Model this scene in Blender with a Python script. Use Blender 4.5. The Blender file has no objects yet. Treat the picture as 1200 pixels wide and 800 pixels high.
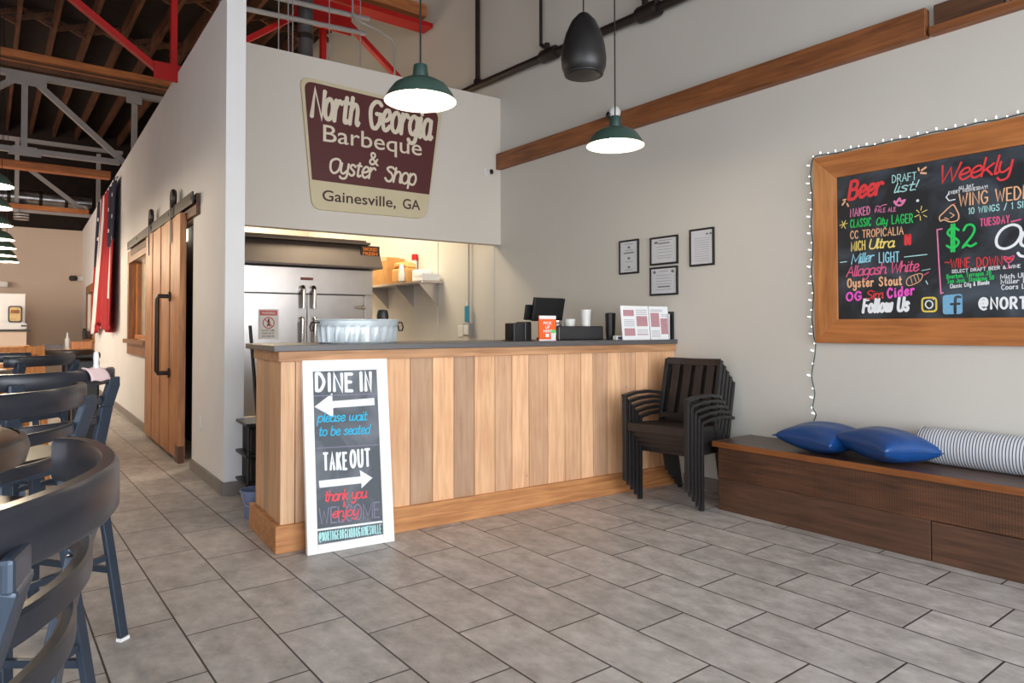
import bpy, bmesh, math, random
from mathutils import Vector, Matrix
random.seed(7)
S = bpy.context.scene
COL = S.collection
PI = math.pi
# ------------------------------------------------------------ camera, world, light, exposure
cam_d = bpy.data.cameras.new('camera'); cam = bpy.data.objects.new('camera', cam_d); COL.objects.link(cam)
F_PX, CX, CY, YAW, PITCH, ROLL = 803.6, 600.94, 366.88, 0.6554, 0.0213, -0.0018
cam_d.sensor_fit = 'HORIZONTAL'; cam_d.sensor_width = 36.0
cam_d.lens = F_PX / 1200 * 36
cam_d.shift_x = (600 - CX) / 1200; cam_d.shift_y = (CY - 400) / 1200
cam_d.clip_end = 200
fw = Vector((math.sin(YAW) * math.cos(PITCH), math.cos(YAW) * math.cos(PITCH), math.sin(PITCH)))
rt = Vector((math.cos(YAW), -math.sin(YAW), 0)); up = rt.cross(fw)
r2 = rt * math.cos(ROLL) + up * math.sin(ROLL); u2 = -rt * math.sin(ROLL) + up * math.cos(ROLL)
m = Matrix((r2, u2, -fw)).transposed().to_4x4(); m.translation = Vector((0, 0, 1.33))
cam.matrix_world = m
S.camera = cam
S.view_settings.view_transform = 'Standard'; S.view_settings.look = 'None'
S.view_settings.gamma = 1; S.view_settings.use_curve_mapping = False
S.view_settings.exposure = 0.14
W = bpy.data.worlds.new('daylight'); S.world = W; W.use_nodes = True
bg = W.node_tree.nodes['Background']; bg.inputs[0].default_value = (0.86, 0.93, 1.0, 1); bg.inputs[1].default_value = 2.6
def area(name, loc, tgt, sx, sy, power, col):
    d = bpy.data.lights.new(name, 'AREA'); d.shape = 'RECTANGLE'; d.size = sx; d.size_y = sy; d.energy = power; d.color = col
    o = bpy.data.objects.new(name, d); COL.objects.link(o); o.location = loc
    o.rotation_euler = (Vector(tgt) - Vector(loc)).to_track_quat('-Z', 'Y').to_euler(); return o
def point(name, loc, power, col, r=0.06):
    d = bpy.data.lights.new(name, 'POINT'); d.energy = power; d.color = col; d.shadow_soft_size = r
    o = bpy.data.objects.new(name, d); COL.objects.link(o); o.location = loc; return o
area('storefront_daylight', (2.2, -4.2, 2.0), (2.6, 4, 1.2), 6.5, 3.4, 360, (0.93, 0.97, 1.0))
area('side_fill', (-4.6, 1.2, 1.9), (2, 3.5, 1.2), 5.0, 3.0, 60, (0.95, 0.98, 1.0))  # added fill panel, no window is built on this side
area('kitchen_light', (3.6, 8.3, 3.7), (3.9, 8.6, 0), 1.2, 1.2, 95, (1.0, 0.84, 0.58))
area('kitchen_light_rear', (3.2, 11.2, 3.7), (3.2, 11.2, 0), 1.6, 1.6, 120, (1.0, 0.82, 0.55))
area('hall_fill', (-4.8, 15.0, 2.2), (.6, 20.5, 1.7), 5.0, 2.6, 330, (1.0, 0.86, 0.72))  # added warm fill aimed at the far hall wall

# ------------------------------------------------------------ materials
def lin(c):
    c = c / 255.0
    return c / 12.92 if c <= 0.04045 else ((c + 0.055) / 1.055) ** 2.4
def rgb(r, g, b): return (lin(r), lin(g), lin(b), 1)
MATS = {}
def new_mat(n):
    mt = bpy.data.materials.new(n); mt.use_nodes = True; MATS[n] = mt
    return mt, mt.node_tree.nodes, mt.node_tree.links, mt.node_tree.nodes['Principled BSDF']
def plain(n, c, rough=0.5, metal=0.0, var=0.08, scale=6.0, spec=0.5, bump=0.0, alpha=None, trans=0.0, sheen=0.0):
    mt, N, L, B = new_mat(n)
    tc = N.new('ShaderNodeTexCoord'); nz = N.new('ShaderNodeTexNoise'); nz.inputs['Scale'].default_value = scale; nz.inputs['Detail'].default_value = 4
    L.new(tc.outputs['Object'], nz.inputs['Vector'])
    rp = N.new('ShaderNodeValToRGB')
    rp.color_ramp.elements[0].position = .3; rp.color_ramp.elements[1].position = .7
    rp.color_ramp.elements[0].color = tuple(max(0, x * (1 - var)) for x in c[:3]) + (1,)
    rp.color_ramp.elements[1].color = tuple(min(1, x * (1 + var)) for x in c[:3]) + (1,)
    L.new(nz.outputs['Fac'], rp.inputs['Fac']); L.new(rp.outputs['Color'], B.inputs['Base Color'])
    B.inputs['Roughness'].default_value = rough; B.inputs['Metallic'].default_value = metal
    B.inputs['Specular IOR Level'].default_value = spec
    if trans: B.inputs['Transmission Weight'].default_value = trans
    if sheen: B.inputs['Sheen Weight'].default_value = sheen
    if bump:
        bp = N.new('ShaderNodeBump'); bp.inputs['Strength'].default_value = bump; bp.inputs['Distance'].default_value = .01
        L.new(nz.outputs['Fac'], bp.inputs['Height']); L.new(bp.outputs['Normal'], B.inputs['Normal'])
    return mt
def emis(n, c, s):
    mt, N, L, B = new_mat(n)
    B.inputs['Base Color'].default_value = c; B.inputs['Emission Color'].default_value = c; B.inputs['Emission Strength'].default_value = s
    return mt
def wood(n, c1, c2, axis=2, rough=.55, scale=5.0, attr=False, saw=0, stretch=14.0):
    mt, N, L, B = new_mat(n)
    tc = N.new('ShaderNodeTexCoord'); mp = N.new('ShaderNodeMapping')
    sc = [stretch] * 3; sc[axis] = 1.0
    mp.inputs['Scale'].default_value = sc
    L.new(tc.outputs['Object'], mp.inputs['Vector'])
    nz = N.new('ShaderNodeTexNoise'); nz.inputs['Scale'].default_value = scale * .5; nz.inputs['Detail'].default_value = 6; nz.inputs['Distortion'].default_value = .6
    L.new(mp.outputs['Vector'], nz.inputs['Vector'])
    n2 = N.new('ShaderNodeTexNoise'); n2.inputs['Scale'].default_value = 2.2; n2.inputs['Detail'].default_value = 3
    L.new(tc.outputs['Object'], n2.inputs['Vector'])
    mx = N.new('ShaderNodeMath'); mx.operation = 'MULTIPLY_ADD'; mx.inputs[1].default_value = .65; L.new(nz.outputs['Fac'], mx.inputs[0])
    m3 = N.new('ShaderNodeMath'); m3.operation = 'MULTIPLY'; m3.inputs[1].default_value = .35; L.new(n2.outputs['Fac'], m3.inputs[0]); L.new(m3.outputs[0], mx.inputs[2])
    rp = N.new('ShaderNodeValToRGB'); rp.color_ramp.elements[0].position = .34; rp.color_ramp.elements[1].position = .66
    rp.color_ramp.elements[0].color = c1; rp.color_ramp.elements[1].color = c2
    L.new(mx.outputs[0], rp.inputs['Fac'])
    col = rp.outputs['Color']
    if saw:
        wv = N.new('ShaderNodeTexWave'); wv.bands_direction = 'Y'; wv.inputs['Scale'].default_value = saw; wv.inputs['Distortion'].default_value = 2.5; wv.inputs['Detail'].default_value = 2; wv.inputs['Detail Scale'].default_value = 3
        L.new(tc.outputs['Object'], wv.inputs['Vector'])
        n3 = N.new('ShaderNodeTexNoise'); n3.inputs['Scale'].default_value = 3.5; L.new(tc.outputs['Object'], n3.inputs['Vector'])
        sx = N.new('ShaderNodeMath'); sx.operation = 'MULTIPLY'; L.new(wv.outputs['Fac'], sx.inputs[0]); L.new(n3.outputs['Fac'], sx.inputs[1])
        rs = N.new('ShaderNodeValToRGB'); rs.color_ramp.elements[0].position = .0; rs.color_ramp.elements[1].position = .55
        rs.color_ramp.elements[0].color = (.62, .6, .58, 1); rs.color_ramp.elements[1].color = (1.3, 1.25, 1.2, 1)
        L.new(sx.outputs[0], rs.inputs['Fac'])
        mm = N.new('ShaderNodeMixRGB'); mm.blend_type = 'MULTIPLY'; mm.inputs[0].default_value = .8; L.new(col, mm.inputs[1]); L.new(rs.outputs['Color'], mm.inputs[2]); col = mm.outputs[0]
    if attr:
        at = N.new('ShaderNodeAttribute'); at.attribute_name = 'board'
        mm = N.new('ShaderNodeMixRGB'); mm.blend_type = 'MULTIPLY'; mm.inputs[0].default_value = 1; L.new(col, mm.inputs[1]); L.new(at.outputs['Color'], mm.inputs[2]); col = mm.outputs[0]
        # knots
        vo = N.new('ShaderNodeTexVoronoi'); vo.inputs['Scale'].default_value = 5; mk2 = N.new('ShaderNodeMapping'); mk2.inputs['Scale'].default_value = (1.15, .0, .75); L.new(tc.outputs['Object'], mk2.inputs['Vector']); L.new(mk2.outputs['Vector'], vo.inputs['Vector'])
        rk = N.new('ShaderNodeValToRGB'); rk.color_ramp.elements[0].position = .02; rk.color_ramp.elements[1].position = .055
        rk.color_ramp.elements[0].color = (.42, .3, .2, 1); rk.color_ramp.elements[1].color = (1, 1, 1, 1); L.new(vo.outputs['Distance'], rk.inputs['Fac'])
        mk = N.new('ShaderNodeMixRGB'); mk.blend_type = 'MULTIPLY'; mk.inputs[0].default_value = .8; L.new(col, mk.inputs[1]); L.new(rk.outputs['Color'], mk.inputs[2]); col = mk.outputs[0]
    L.new(col, B.inputs['Base Color']); B.inputs['Roughness'].default_value = rough
    bp = N.new('ShaderNodeBump'); bp.inputs['Strength'].default_value = .25; bp.inputs['Distance'].default_value = .004
    L.new(nz.outputs['Fac'], bp.inputs['Height']); L.new(bp.outputs['Normal'], B.inputs['Normal'])
    return mt
def attr_mat(n, rough=.8, sheen=0):
    mt, N, L, B = new_mat(n)
    at = N.new('ShaderNodeAttribute'); at.attribute_name = 'board'
    L.new(at.outputs['Color'], B.inputs['Base Color']); B.inputs['Roughness'].default_value = rough
    if sheen: B.inputs['Sheen Weight'].default_value = sheen
    return mt
def tile_mat():
    mt, N, L, B = new_mat('grey_floor_tile')
    def math_(op, a=None, b=None, c=None):
        n = N.new('ShaderNodeMath'); n.operation = op
        for i, v in enumerate((a, b, c)):
            if v is None: continue
            if isinstance(v, (int, float)): n.inputs[i].default_value = v
            else: L.new(v, n.inputs[i])
        return n.outputs[0]
    geo = N.new('ShaderNodeNewGeometry'); sp = N.new('ShaderNodeSeparateXYZ'); L.new(geo.outputs['Position'], sp.inputs[0])
    X0, WT, LT = 1.0178, .3162, .6164
    u = math_('DIVIDE', math_('SUBTRACT', sp.outputs[0], X0), WT)
    row = math_('FLOOR', u); fu = math_('SUBTRACT', u, row)
    yy = math_('ADD', math_('SUBTRACT', sp.outputs[1], -.075), math_('MULTIPLY', row, .2325))
    v = math_('DIVIDE', yy, LT); cell = math_('FLOOR', v); fv = math_('SUBTRACT', v, cell)
    du = math_('MULTIPLY', math_('MINIMUM', fu, math_('SUBTRACT', 1.0, fu)), WT)
    dv = math_('MULTIPLY', math_('MINIMUM', fv, math_('SUBTRACT', 1.0, fv)), LT)
    d = math_('MINIMUM', du, dv)
    mr = N.new('ShaderNodeMapRange'); mr.inputs['From Min'].default_value = .003; mr.inputs['From Max'].default_value = .0048; L.new(d, mr.inputs['Value'])
    cb = N.new('ShaderNodeCombineXYZ'); L.new(row, cb.inputs[0]); L.new(cell, cb.inputs[1])
    wn = N.new('ShaderNodeTexWhiteNoise'); wn.noise_dimensions = '3D'; L.new(cb.outputs[0], wn.inputs['Vector'])
    off = N.new('ShaderNodeVectorMath'); off.operation = 'MULTIPLY_ADD'; L.new(wn.outputs['Color'], off.inputs[0]); off.inputs[1].default_value = (9, 9, 9); L.new(geo.outputs['Position'], off.inputs[2])
    mp = N.new('ShaderNodeMapping'); mp.inputs['Scale'].default_value = (6.5, 4.2, 5); L.new(off.outputs[0], mp.inputs['Vector'])
    nz = N.new('ShaderNodeTexNoise'); nz.inputs['Scale'].default_value = 1.6; nz.inputs['Detail'].default_value = 8; nz.inputs['Roughness'].default_value = .68; L.new(mp.outputs['Vector'], nz.inputs['Vector'])
    rp = N.new('ShaderNodeValToRGB'); e = rp.color_ramp.elements
    e[0].position = .28; e[0].color = rgb(142, 136, 132); e[1].position = .72; e[1].color = rgb(200, 195, 192)
    e2 = e.new(.5); e2.color = rgb(174, 168, 165)
    L.new(nz.outputs['Fac'], rp.inputs['Fac'])
    br = N.new('ShaderNodeHueSaturation'); L.new(rp.outputs['Color'], br.inputs['Color'])
    L.new(math_('MULTIPLY_ADD', wn.outputs['Value'], .16, .93), br.inputs['Value'])
    mx = N.new('ShaderNodeMixRGB'); mx.inputs[1].default_value = rgb(46, 41, 40); L.new(mr.outputs['Result'], mx.inputs[0]); L.new(br.outputs['Color'], mx.inputs[2])
    L.new(mx.outputs[0], B.inputs['Base Color'])
    L.new(math_('MULTIPLY_ADD', nz.outputs['Fac'], .25, .33), B.inputs['Roughness']); B.inputs['Specular IOR Level'].default_value = .4
    bp = N.new('ShaderNodeBump'); bp.inputs['Strength'].default_value = .5; bp.inputs['Distance'].default_value = .003; L.new(mr.outputs['Result'], bp.inputs['Height']); L.new(bp.outputs['Normal'], B.inputs['Normal'])
    return mt
def striped(n, c1, c2, freq):
    mt, N, L, B = new_mat(n)
    tc = N.new('ShaderNodeTexCoord'); sp = N.new('ShaderNodeSeparateXYZ'); L.new(tc.outputs['Object'], sp.inputs[0])
    a = N.new('ShaderNodeMath'); a.operation = 'MULTIPLY'; a.inputs[1].default_value = freq; L.new(sp.outputs[1], a.inputs[0])
    b = N.new('ShaderNodeMath'); b.operation = 'FRACT'; L.new(a.outputs[0], b.inputs[0])
    c = N.new('ShaderNodeMath'); c.operation = 'GREATER_THAN'; c.inputs[1].default_value = .66; L.new(b.outputs[0], c.inputs[0])
    mx = N.new('ShaderNodeMixRGB'); mx.inputs[1].default_value = c1; mx.inputs[2].default_value = c2; L.new(c.outputs[0], mx.inputs[0])
    L.new(mx.outputs[0], B.inputs['Base Color']); B.inputs['Roughness'].default_value = .85
    return mt

M_tile = tile_mat()
M_wallR = plain('wall_paint_warm_white', rgb(203, 199, 192), .75, var=.02, scale=1.2)
M_wallL = plain('wall_paint_grey_white', rgb(227, 225, 225), .75, var=.03, scale=1.5)
M_head = plain('wall_paint_cream', rgb(213, 204, 194), .75, var=.015, scale=1.0)
M_far = plain('wall_paint_tan', rgb(206, 186, 170), .8, var=.02, scale=.8)
M_kit = plain('dark_shade_and_crate', rgb(40, 34, 30), .8)  # shade colour for the doorway box, also dark crates and caddy insert
M_base = plain('tile_baseboard', rgb(128, 120, 115), .5, var=.1, scale=5)
M_plank = wood('reclaimed_plank', rgb(196, 152, 118), rgb(224, 186, 150), axis=2, attr=True, rough=.6)
M_plinth = wood('oak_base_board', rgb(156, 98, 54), rgb(208, 148, 94), axis=0, rough=.55)
M_trim = wood('counter_trim_wood', rgb(150, 102, 66), rgb(198, 150, 108), axis=0, rough=.55)
M_top = plain('charcoal_laminate', rgb(84, 81, 82), .4, var=.06, scale=30)
M_bench = wood('dark_rough_sawn_wood', rgb(58, 36, 25), rgb(104, 68, 46), axis=1, rough=.5, saw=22)
M_bench_low = wood('dark_smooth_wood', rgb(60, 40, 30), rgb(100, 68, 50), axis=1, rough=.5)
M_bench_top = wood('dark_bench_top', rgb(60, 40, 32), rgb(104, 80, 68), axis=1, rough=.32)
M_bench_edge = wood('chestnut_bench_edge', rgb(112, 62, 28), rgb(152, 92, 46), axis=1, rough=.4)
M_beam = wood('stained_timber', rgb(104, 60, 32), rgb(158, 98, 56), axis=1, rough=.55)
M_beam_dark = wood('dark_timber', rgb(62, 40, 28), rgb(110, 72, 46), axis=1, rough=.6)
M_frame = wood('knotty_pine_frame', rgb(150, 88, 42), rgb(192, 122, 66), axis=1, rough=.45)
M_framev = wood('knotty_pine_frame_vertical', rgb(156, 96, 50), rgb(198, 134, 78), axis=2, rough=.45)
M_joist = wood('old_joist_wood', rgb(62, 36, 22), rgb(112, 68, 40), axis=1, rough=.7)
M_purlin = wood('orange_beam_wood', rgb(146, 84, 44), rgb(200, 126, 72), axis=0, rough=.6)
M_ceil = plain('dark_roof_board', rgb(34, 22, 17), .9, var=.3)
M_red = plain('red_steel_paint', rgb(172, 8, 6), .5, var=.1)
M_grey = plain('grey_steel_paint', rgb(150, 146, 146), .5, var=.06)
M_duct = plain('galvanised_duct', rgb(190, 190, 192), .3, 1.0, var=.25, scale=9)
M_pipe = plain('dark_iron_pipe', rgb(44, 36, 34), .4, .3, var=.2)
M_steel = plain('stainless_steel', rgb(196, 190, 188), .3, .92, var=.12, scale=2.2)
M_steel_d = plain('dark_hood_steel', rgb(92, 84, 82), .5, .45, var=.15, scale=2.0)
M_chrome = plain('chrome', rgb(215, 213, 212), .15, 1.0, var=.04)
M_galv = plain('galvanised_tub_metal', rgb(206, 216, 222), .42, .35, var=.08, scale=12)
M_black = plain('black_plastic', rgb(24, 24, 26), .4, var=.15)
M_blackm = plain('black_powder_coat', rgb(30, 28, 29), .42, var=.2, spec=.5)
M_slat = plain('dark_brown_slat', rgb(42, 33, 31), .42, var=.15, scale=14)
M_stool = plain('blue_black_metal', rgb(58, 69, 84), .34, .4, var=.12, scale=8)
M_rail = plain('black_bent_rail', rgb(44, 46, 54), .3, .25, var=.2, scale=8)
M_vinyl = plain('black_vinyl', rgb(28, 26, 28), .4, var=.1)
M_white = plain('white_paint', rgb(240, 240, 240), .5, var=.01)
M_plastic = plain('white_plastic', rgb(225, 225, 222), .4, var=.01)
M_paper = plain('paper_white', rgb(226, 226, 228), .8, var=.02, scale=30)
M_cert = plain('certificate_paper', rgb(206, 206, 212), .75, var=.03, scale=14)
M_rose = plain('menu_rose_print', rgb(176, 132, 138), .8, var=.05, scale=40)
M_ink = plain('grey_print', rgb(120, 118, 122), .8)
M_inkd = plain('dark_print', rgb(40, 36, 36), .8)
M_orange = plain('orange_card', rgb(232, 96, 30), .6, var=.03)
M_green = plain('green_print', rgb(110, 190, 110), .6)
M_blue = plain('royal_blue_satin', rgb(16, 64, 124), .36, var=.1, scale=18, bump=.3)
M_stripe = striped('navy_striped_cotton', rgb(214, 216, 220), rgb(66, 76, 104), 62)
M_teal = plain('teal_plastic', rgb(30, 140, 170), .4)
M_card = wood('cardboard', rgb(196, 142, 82), rgb(216, 164, 102), axis=0, rough=.8, stretch=3)
M_redcap = plain('red_cap', rgb(196, 32, 30), .4)
M_lampg = plain('green_enamel', rgb(62, 84, 76), .4, var=.08)
M_lampw = plain('white_enamel', rgb(245, 243, 236), .4, var=.01)
M_bulb = emis('lamp_bulb_glow', (1.0, .9, .72, 1), 26)
M_led = emis('fairy_light_glow', (.86, .93, 1.0, 1), 3)
M_tray = emis('closet_lamp_glow', (1, .9, .72, 1), 5)
M_door = wood('cedar_door_boards', rgb(142, 88, 48), rgb(198, 138, 88), axis=2, rough=.5, attr=False)
M_casing = wood('window_casing_wood', rgb(116, 72, 38), rgb(160, 104, 60), axis=2, rough=.5)
M_tabletop = wood('bar_table_wood', rgb(78, 54, 38), rgb(120, 88, 62), axis=0, rough=.28)
M_tabledge = plain('bronze_table_edge', rgb(74, 66, 60), .3, .5, var=.15)
M_pine = wood('orange_pine', rgb(170, 98, 36), rgb(214, 138, 62), axis=2, rough=.45)
M_sign_c = plain('sign_cream', rgb(206, 192, 158), .55, var=.03, scale=3)
M_sign_m = plain('sign_maroon', rgb(86, 32, 32), .5, var=.08, scale=3)
M_letter = plain('sign_letter_cream', rgb(226, 212, 190), .6, var=.02)
M_letter_d = plain('sign_letter_brown', rgb(66, 40, 34), .6)
M_flag = attr_mat('flag_cloth', .85)
M_clear = plain('frosted_cup_plastic', rgb(214, 214, 212), .25, var=.05, scale=40)
M_glass, N_, L_, B_ = new_mat('window_glass'); B_.inputs['Transmission Weight'].default_value = 1; B_.inputs['Roughness'].default_value = .02; B_.inputs['Base Color'].default_value = (.95, .98, .97, 1)
def chalkboard(n, c1, c2):
    mt, N, L, B = new_mat(n)
    tc = N.new('ShaderNodeTexCoord'); nz = N.new('ShaderNodeTexNoise'); nz.inputs['Scale'].default_value = 3.2; nz.inputs['Detail'].default_value = 6; nz.inputs['Distortion'].default_value = 1.2
    L.new(tc.outputs['Object'], nz.inputs['Vector']); rp = N.new('ShaderNodeValToRGB')
    rp.color_ramp.elements[0].position = .42; rp.color_ramp.elements[1].position = .75; rp.color_ramp.elements[0].color = c1; rp.color_ramp.elements[1].color = c2
    L.new(nz.outputs['Fac'], rp.inputs['Fac']); L.new(rp.outputs['Color'], B.inputs['Base Color']); B.inputs['Roughness'].default_value = .62
    return mt
M_chalk = chalkboard('chalkboard', rgb(24, 28, 34), rgb(70, 80, 92))
M_chalk2 = chalkboard('dusty_glare_chalkboard', rgb(78, 84, 92), rgb(126, 130, 140))  # slate colours lightened for chalk dust and for glare on the board
INK = {k: plain('chalk_' + k, rgb(*v), .9, var=.06, scale=60) for k, v in dict(red=(222, 62, 66), mint=(176, 226, 226), pink=(226, 128, 176), green=(42, 200, 96),
       peach=(238, 184, 140), yellow=(240, 218, 120), gold=(232, 206, 88), blue=(150, 214, 236), rose=(228, 96, 144), magenta=(238, 92, 204), white=(236, 240, 244), cyan=(52, 180, 222), coral=(236, 84, 96), smudge=(128, 124, 146), sky=(120, 176, 212)).items()}

# ------------------------------------------------------------ mesh helpers
class MB:
    def __init__(s): s.v = []; s.f = []; s.c = []
    def add(s, vs, fs, col=None):
        o = len(s.v); s.v += [tuple(v) for v in vs]
        for f in fs: s.f.append(tuple(i + o for i in f)); s.c.append(col)
        return s
    def box(s, lo, hi, col=None, M=None):
        x0, y0, z0 = lo; x1, y1, z1 = hi
        vs = [Vector(p) for p in ((x0, y0, z0), (x1, y0, z0), (x1, y1, z0), (x0, y1, z0), (x0, y0, z1), (x1, y0, z1), (x1, y1, z1), (x0, y1, z1))]
        if M: vs = [M @ v for v in vs]
        return s.add(vs, [(0, 3, 2, 1), (4, 5, 6, 7), (0, 1, 5, 4), (1, 2, 6, 5), (2, 3, 7, 6), (3, 0, 4, 7)], col)
    def bar(s, p0, p1, w, h, up=(0, 0, 1), col=None):
        p0 = Vector(p0); p1 = Vector(p1); d = (p1 - p0).normalized(); u = Vector(up)
        if abs(d.dot(u)) > .98: u = Vector((1, 0, 0))
        a = d.cross(u).normalized() * w / 2; b = a.cross(d).normalized() * h / 2
        vs = [p + i * a + j * b for p in (p0, p1) for i, j in ((-1, -1), (1, -1), (1, 1), (-1, 1))]
        return s.add(vs, [(0, 1, 2, 3), (7, 6, 5, 4), (0, 4, 5, 1), (1, 5, 6, 2), (2, 6, 7, 3), (3, 7, 4, 0)], col)
    def tube(s, pts, r, n=10, cap=True, col=None):
        pts = [Vector(p) for p in pts]; rings = []; pa = None
        for i, p in enumerate(pts):
            d = (pts[min(i + 1, len(pts) - 1)] - pts[max(i - 1, 0)]).normalized()
            if pa is None:
                pa = d.cross(Vector((0, 0, 1)))
                if pa.length < .1: pa = d.cross(Vector((1, 0, 0)))
            pa = (pa - d * pa.dot(d)).normalized(); pb = d.cross(pa)
            rr = r[i] if isinstance(r, (list, tuple)) else r
            rings.append([p + (pa * math.cos(2 * PI * k / n) + pb * math.sin(2 * PI * k / n)) * rr for k in range(n)])
        vs = [v for R in rings for v in R]; fs = []
        for i in range(len(pts) - 1):
            for k in range(n): fs.append((i * n + k, i * n + (k + 1) % n, (i + 1) * n + (k + 1) % n, (i + 1) * n + k))
        if cap: fs.append(tuple(range(n))[::-1]); fs.append(tuple(range((len(pts) - 1) * n, len(pts) * n)))
        return s.add(vs, fs, col)
    def lathe(s, prof, n=32, c=(0, 0, 0), cap=True, sx=1, sy=1, col=None):
        vs = []; fs = []
        for r, z in prof: vs += [(c[0] + r * math.cos(2 * PI * k / n) * sx, c[1] + r * math.sin(2 * PI * k / n) * sy, c[2] + z) for k in range(n)]
        for i in range(len(prof) - 1):
            for k in range(n): fs.append((i * n + k, i * n + (k + 1) % n, (i + 1) * n + (k + 1) % n, (i + 1) * n + k))
        if cap:
            fs.append(tuple(range(n))[::-1]); fs.append(tuple(range((len(prof) - 1) * n, len(prof) * n)))
        return s.add(vs, fs, col)
    def prism(s, poly, d, O=(0, 0, 0), U=(1, 0, 0), V=(0, 0, 1), col=None):
        O = Vector(O); U = Vector(U); V = Vector(V); Nn = U.cross(V) * d; n = len(poly)
        a = [O + U * p[0] + V * p[1] for p in poly]; b = [q + Nn for q in a]
        fs = [tuple(range(n))[::-1], tuple(range(n, 2 * n))] + [(i, (i + 1) % n, n + (i + 1) % n, n + i) for i in range(n)]
        return s.add(a + b, fs, col)
    def sphere(s, c, r, n=10, mrings=6, sc=(1, 1, 1)):
        prof = [(max(.0001, math.sin(PI * i / mrings)) * r, -math.cos(PI * i / mrings) * r * sc[2]) for i in range(mrings + 1)]
        return s.lathe(prof, n, c, True, sc[0], sc[1])
    def build(s, name, mat, parent=None, smooth=False, bevel=0, auto=True):
        me = bpy.data.meshes.new(name); me.from_pydata(s.v, [], s.f); me.update()
        if any(c is not None for c in s.c):
            a = me.attributes.new('board', 'FLOAT_COLOR', 'FACE')
            for i, c in enumerate(s.c): a.data[i].color = c if c else (1, 1, 1, 1)
        bm = bmesh.new(); bm.from_mesh(me); bmesh.ops.recalc_face_normals(bm, faces=bm.faces); bm.to_mesh(me); bm.free()
        me.materials.append(mat); o = bpy.data.objects.new(name, me); COL.objects.link(o)
        if parent: o.parent = parent
        if smooth:
            for p in me.polygons: p.use_smooth = True
            try: me.set_sharp_from_angle(angle=math.radians(38))
            except Exception: pass
        if bevel:
            b = o.modifiers.new('bevel', 'BEVEL'); b.width = bevel; b.segments = 2; b.limit_method = 'ANGLE'
        return o
def tag(o, label, cat, group=None):
    o['label'] = label; o['category'] = cat
    if group: o['group'] = group
    return o
def thing(name, label, cat, loc=(0, 0, 0), rotz=0, group=None):
    o = bpy.data.objects.new(name, None); o.empty_display_size = .1; COL.objects.link(o)
    o.location = loc; o.rotation_euler = (0, 0, rotz); return tag(o, label, cat, group)
def struct(o): o['kind'] = 'structure'; return o
def bx(name, lo, hi, mat, parent=None, bevel=0): return MB().box(lo, hi).build(name, mat, parent, bevel=bevel)
def dup(root, label, loc=None, rotz=None):
    def cp(o, par):
        c = o.copy(); COL.objects.link(c)
        if par: c.parent = par
        for ch in [k for k in bpy.data.objects if k.parent == o]: cp(ch, c)
        return c
    r = cp(root, None); r['label'] = label
    if loc is not None: r.location = loc
    if rotz is not None: r.rotation_euler = (0, 0, rotz)
    return r
def catmull(pts, n=6, closed=False):
    if len(pts) < 3: return pts
    out = []; P = list(pts)
    for i in range(len(P) - 1):
        p0 = P[i - 1] if i > 0 else (P[-2] if closed else P[0]); p1 = P[i]; p2 = P[i + 1]; p3 = P[i + 2] if i + 2 < len(P) else (P[1] if closed else P[-1])
        for k in range(n):
            t = k / n
            out.append(tuple(.5 * (2 * b + (c - a) * t + (2 * a - 5 * b + 4 * c - d) * t * t + (3 * b - a - 3 * c + d) * t ** 3) for a, b, c, d in zip(p0, p1, p2, p3)))
    out.append(tuple(P[-1])); return out
def ribbon(mb, pts, w, O, U, V, Nn, lift=.0):
    """flat painted stroke of width w along 2-D pts on the plane O,U,V"""
    P = [Vector((p[0], p[1])) for p in pts]
    Q = [P[0]]
    for p in P[1:]:
        if (p - Q[-1]).length > 1e-5: Q.append(p)
    P = Q; h = w / 2
    def T(p): return O + U * p.x + V * p.y + Nn * lift
    if len(P) == 1: P.append(P[0] + Vector((w * .02, 0)))
    L = []; R = []
    for i, p in enumerate(P):
        a = (P[i] - P[i - 1]).normalized() if i > 0 else None; b = (P[i + 1] - P[i]).normalized() if i < len(P) - 1 else None
        d = (a if b is None else b if a is None else (a + b))
        if d.length < .2: d = b
        d = d.normalized(); n = Vector((-d.y, d.x)); k = 1.0
        if a is not None and b is not None:
            k = 1 / max(.55, n.dot(Vector((-a.y, a.x))))
        L.append(p + n * h * k); R.append(p - n * h * k)
    d0 = (P[1] - P[0]).normalized(); d1 = (P[-1] - P[-2]).normalized()
    def cap(c, d):
        a0 = math.atan2(d.y, d.x); return [c + Vector((math.cos(a0 + t), math.sin(a0 + t))) * h for t in (PI / 3, 0, -PI / 3)]
    n = len(P)
    vs = [T(q) + Nn * (i % n) * 1.5e-5 for i, q in enumerate(L + R)]; T0 = T
    fs = [(i, n + i, n + i + 1, i + 1) for i in range(n - 1)]
    e = cap(P[-1], d1); vs += [T0(q) + Nn * n * 1.5e-5 for q in e]; fs.append((n - 1, 2 * n - 1, 2 * n + 2, 2 * n + 1, 2 * n))
    e = cap(P[0], -d0); vs += [T(q) for q in e]; fs.append((n, 0, 2 * n + 5, 2 * n + 4, 2 * n + 3))
    mb.add(vs, fs)
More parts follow.
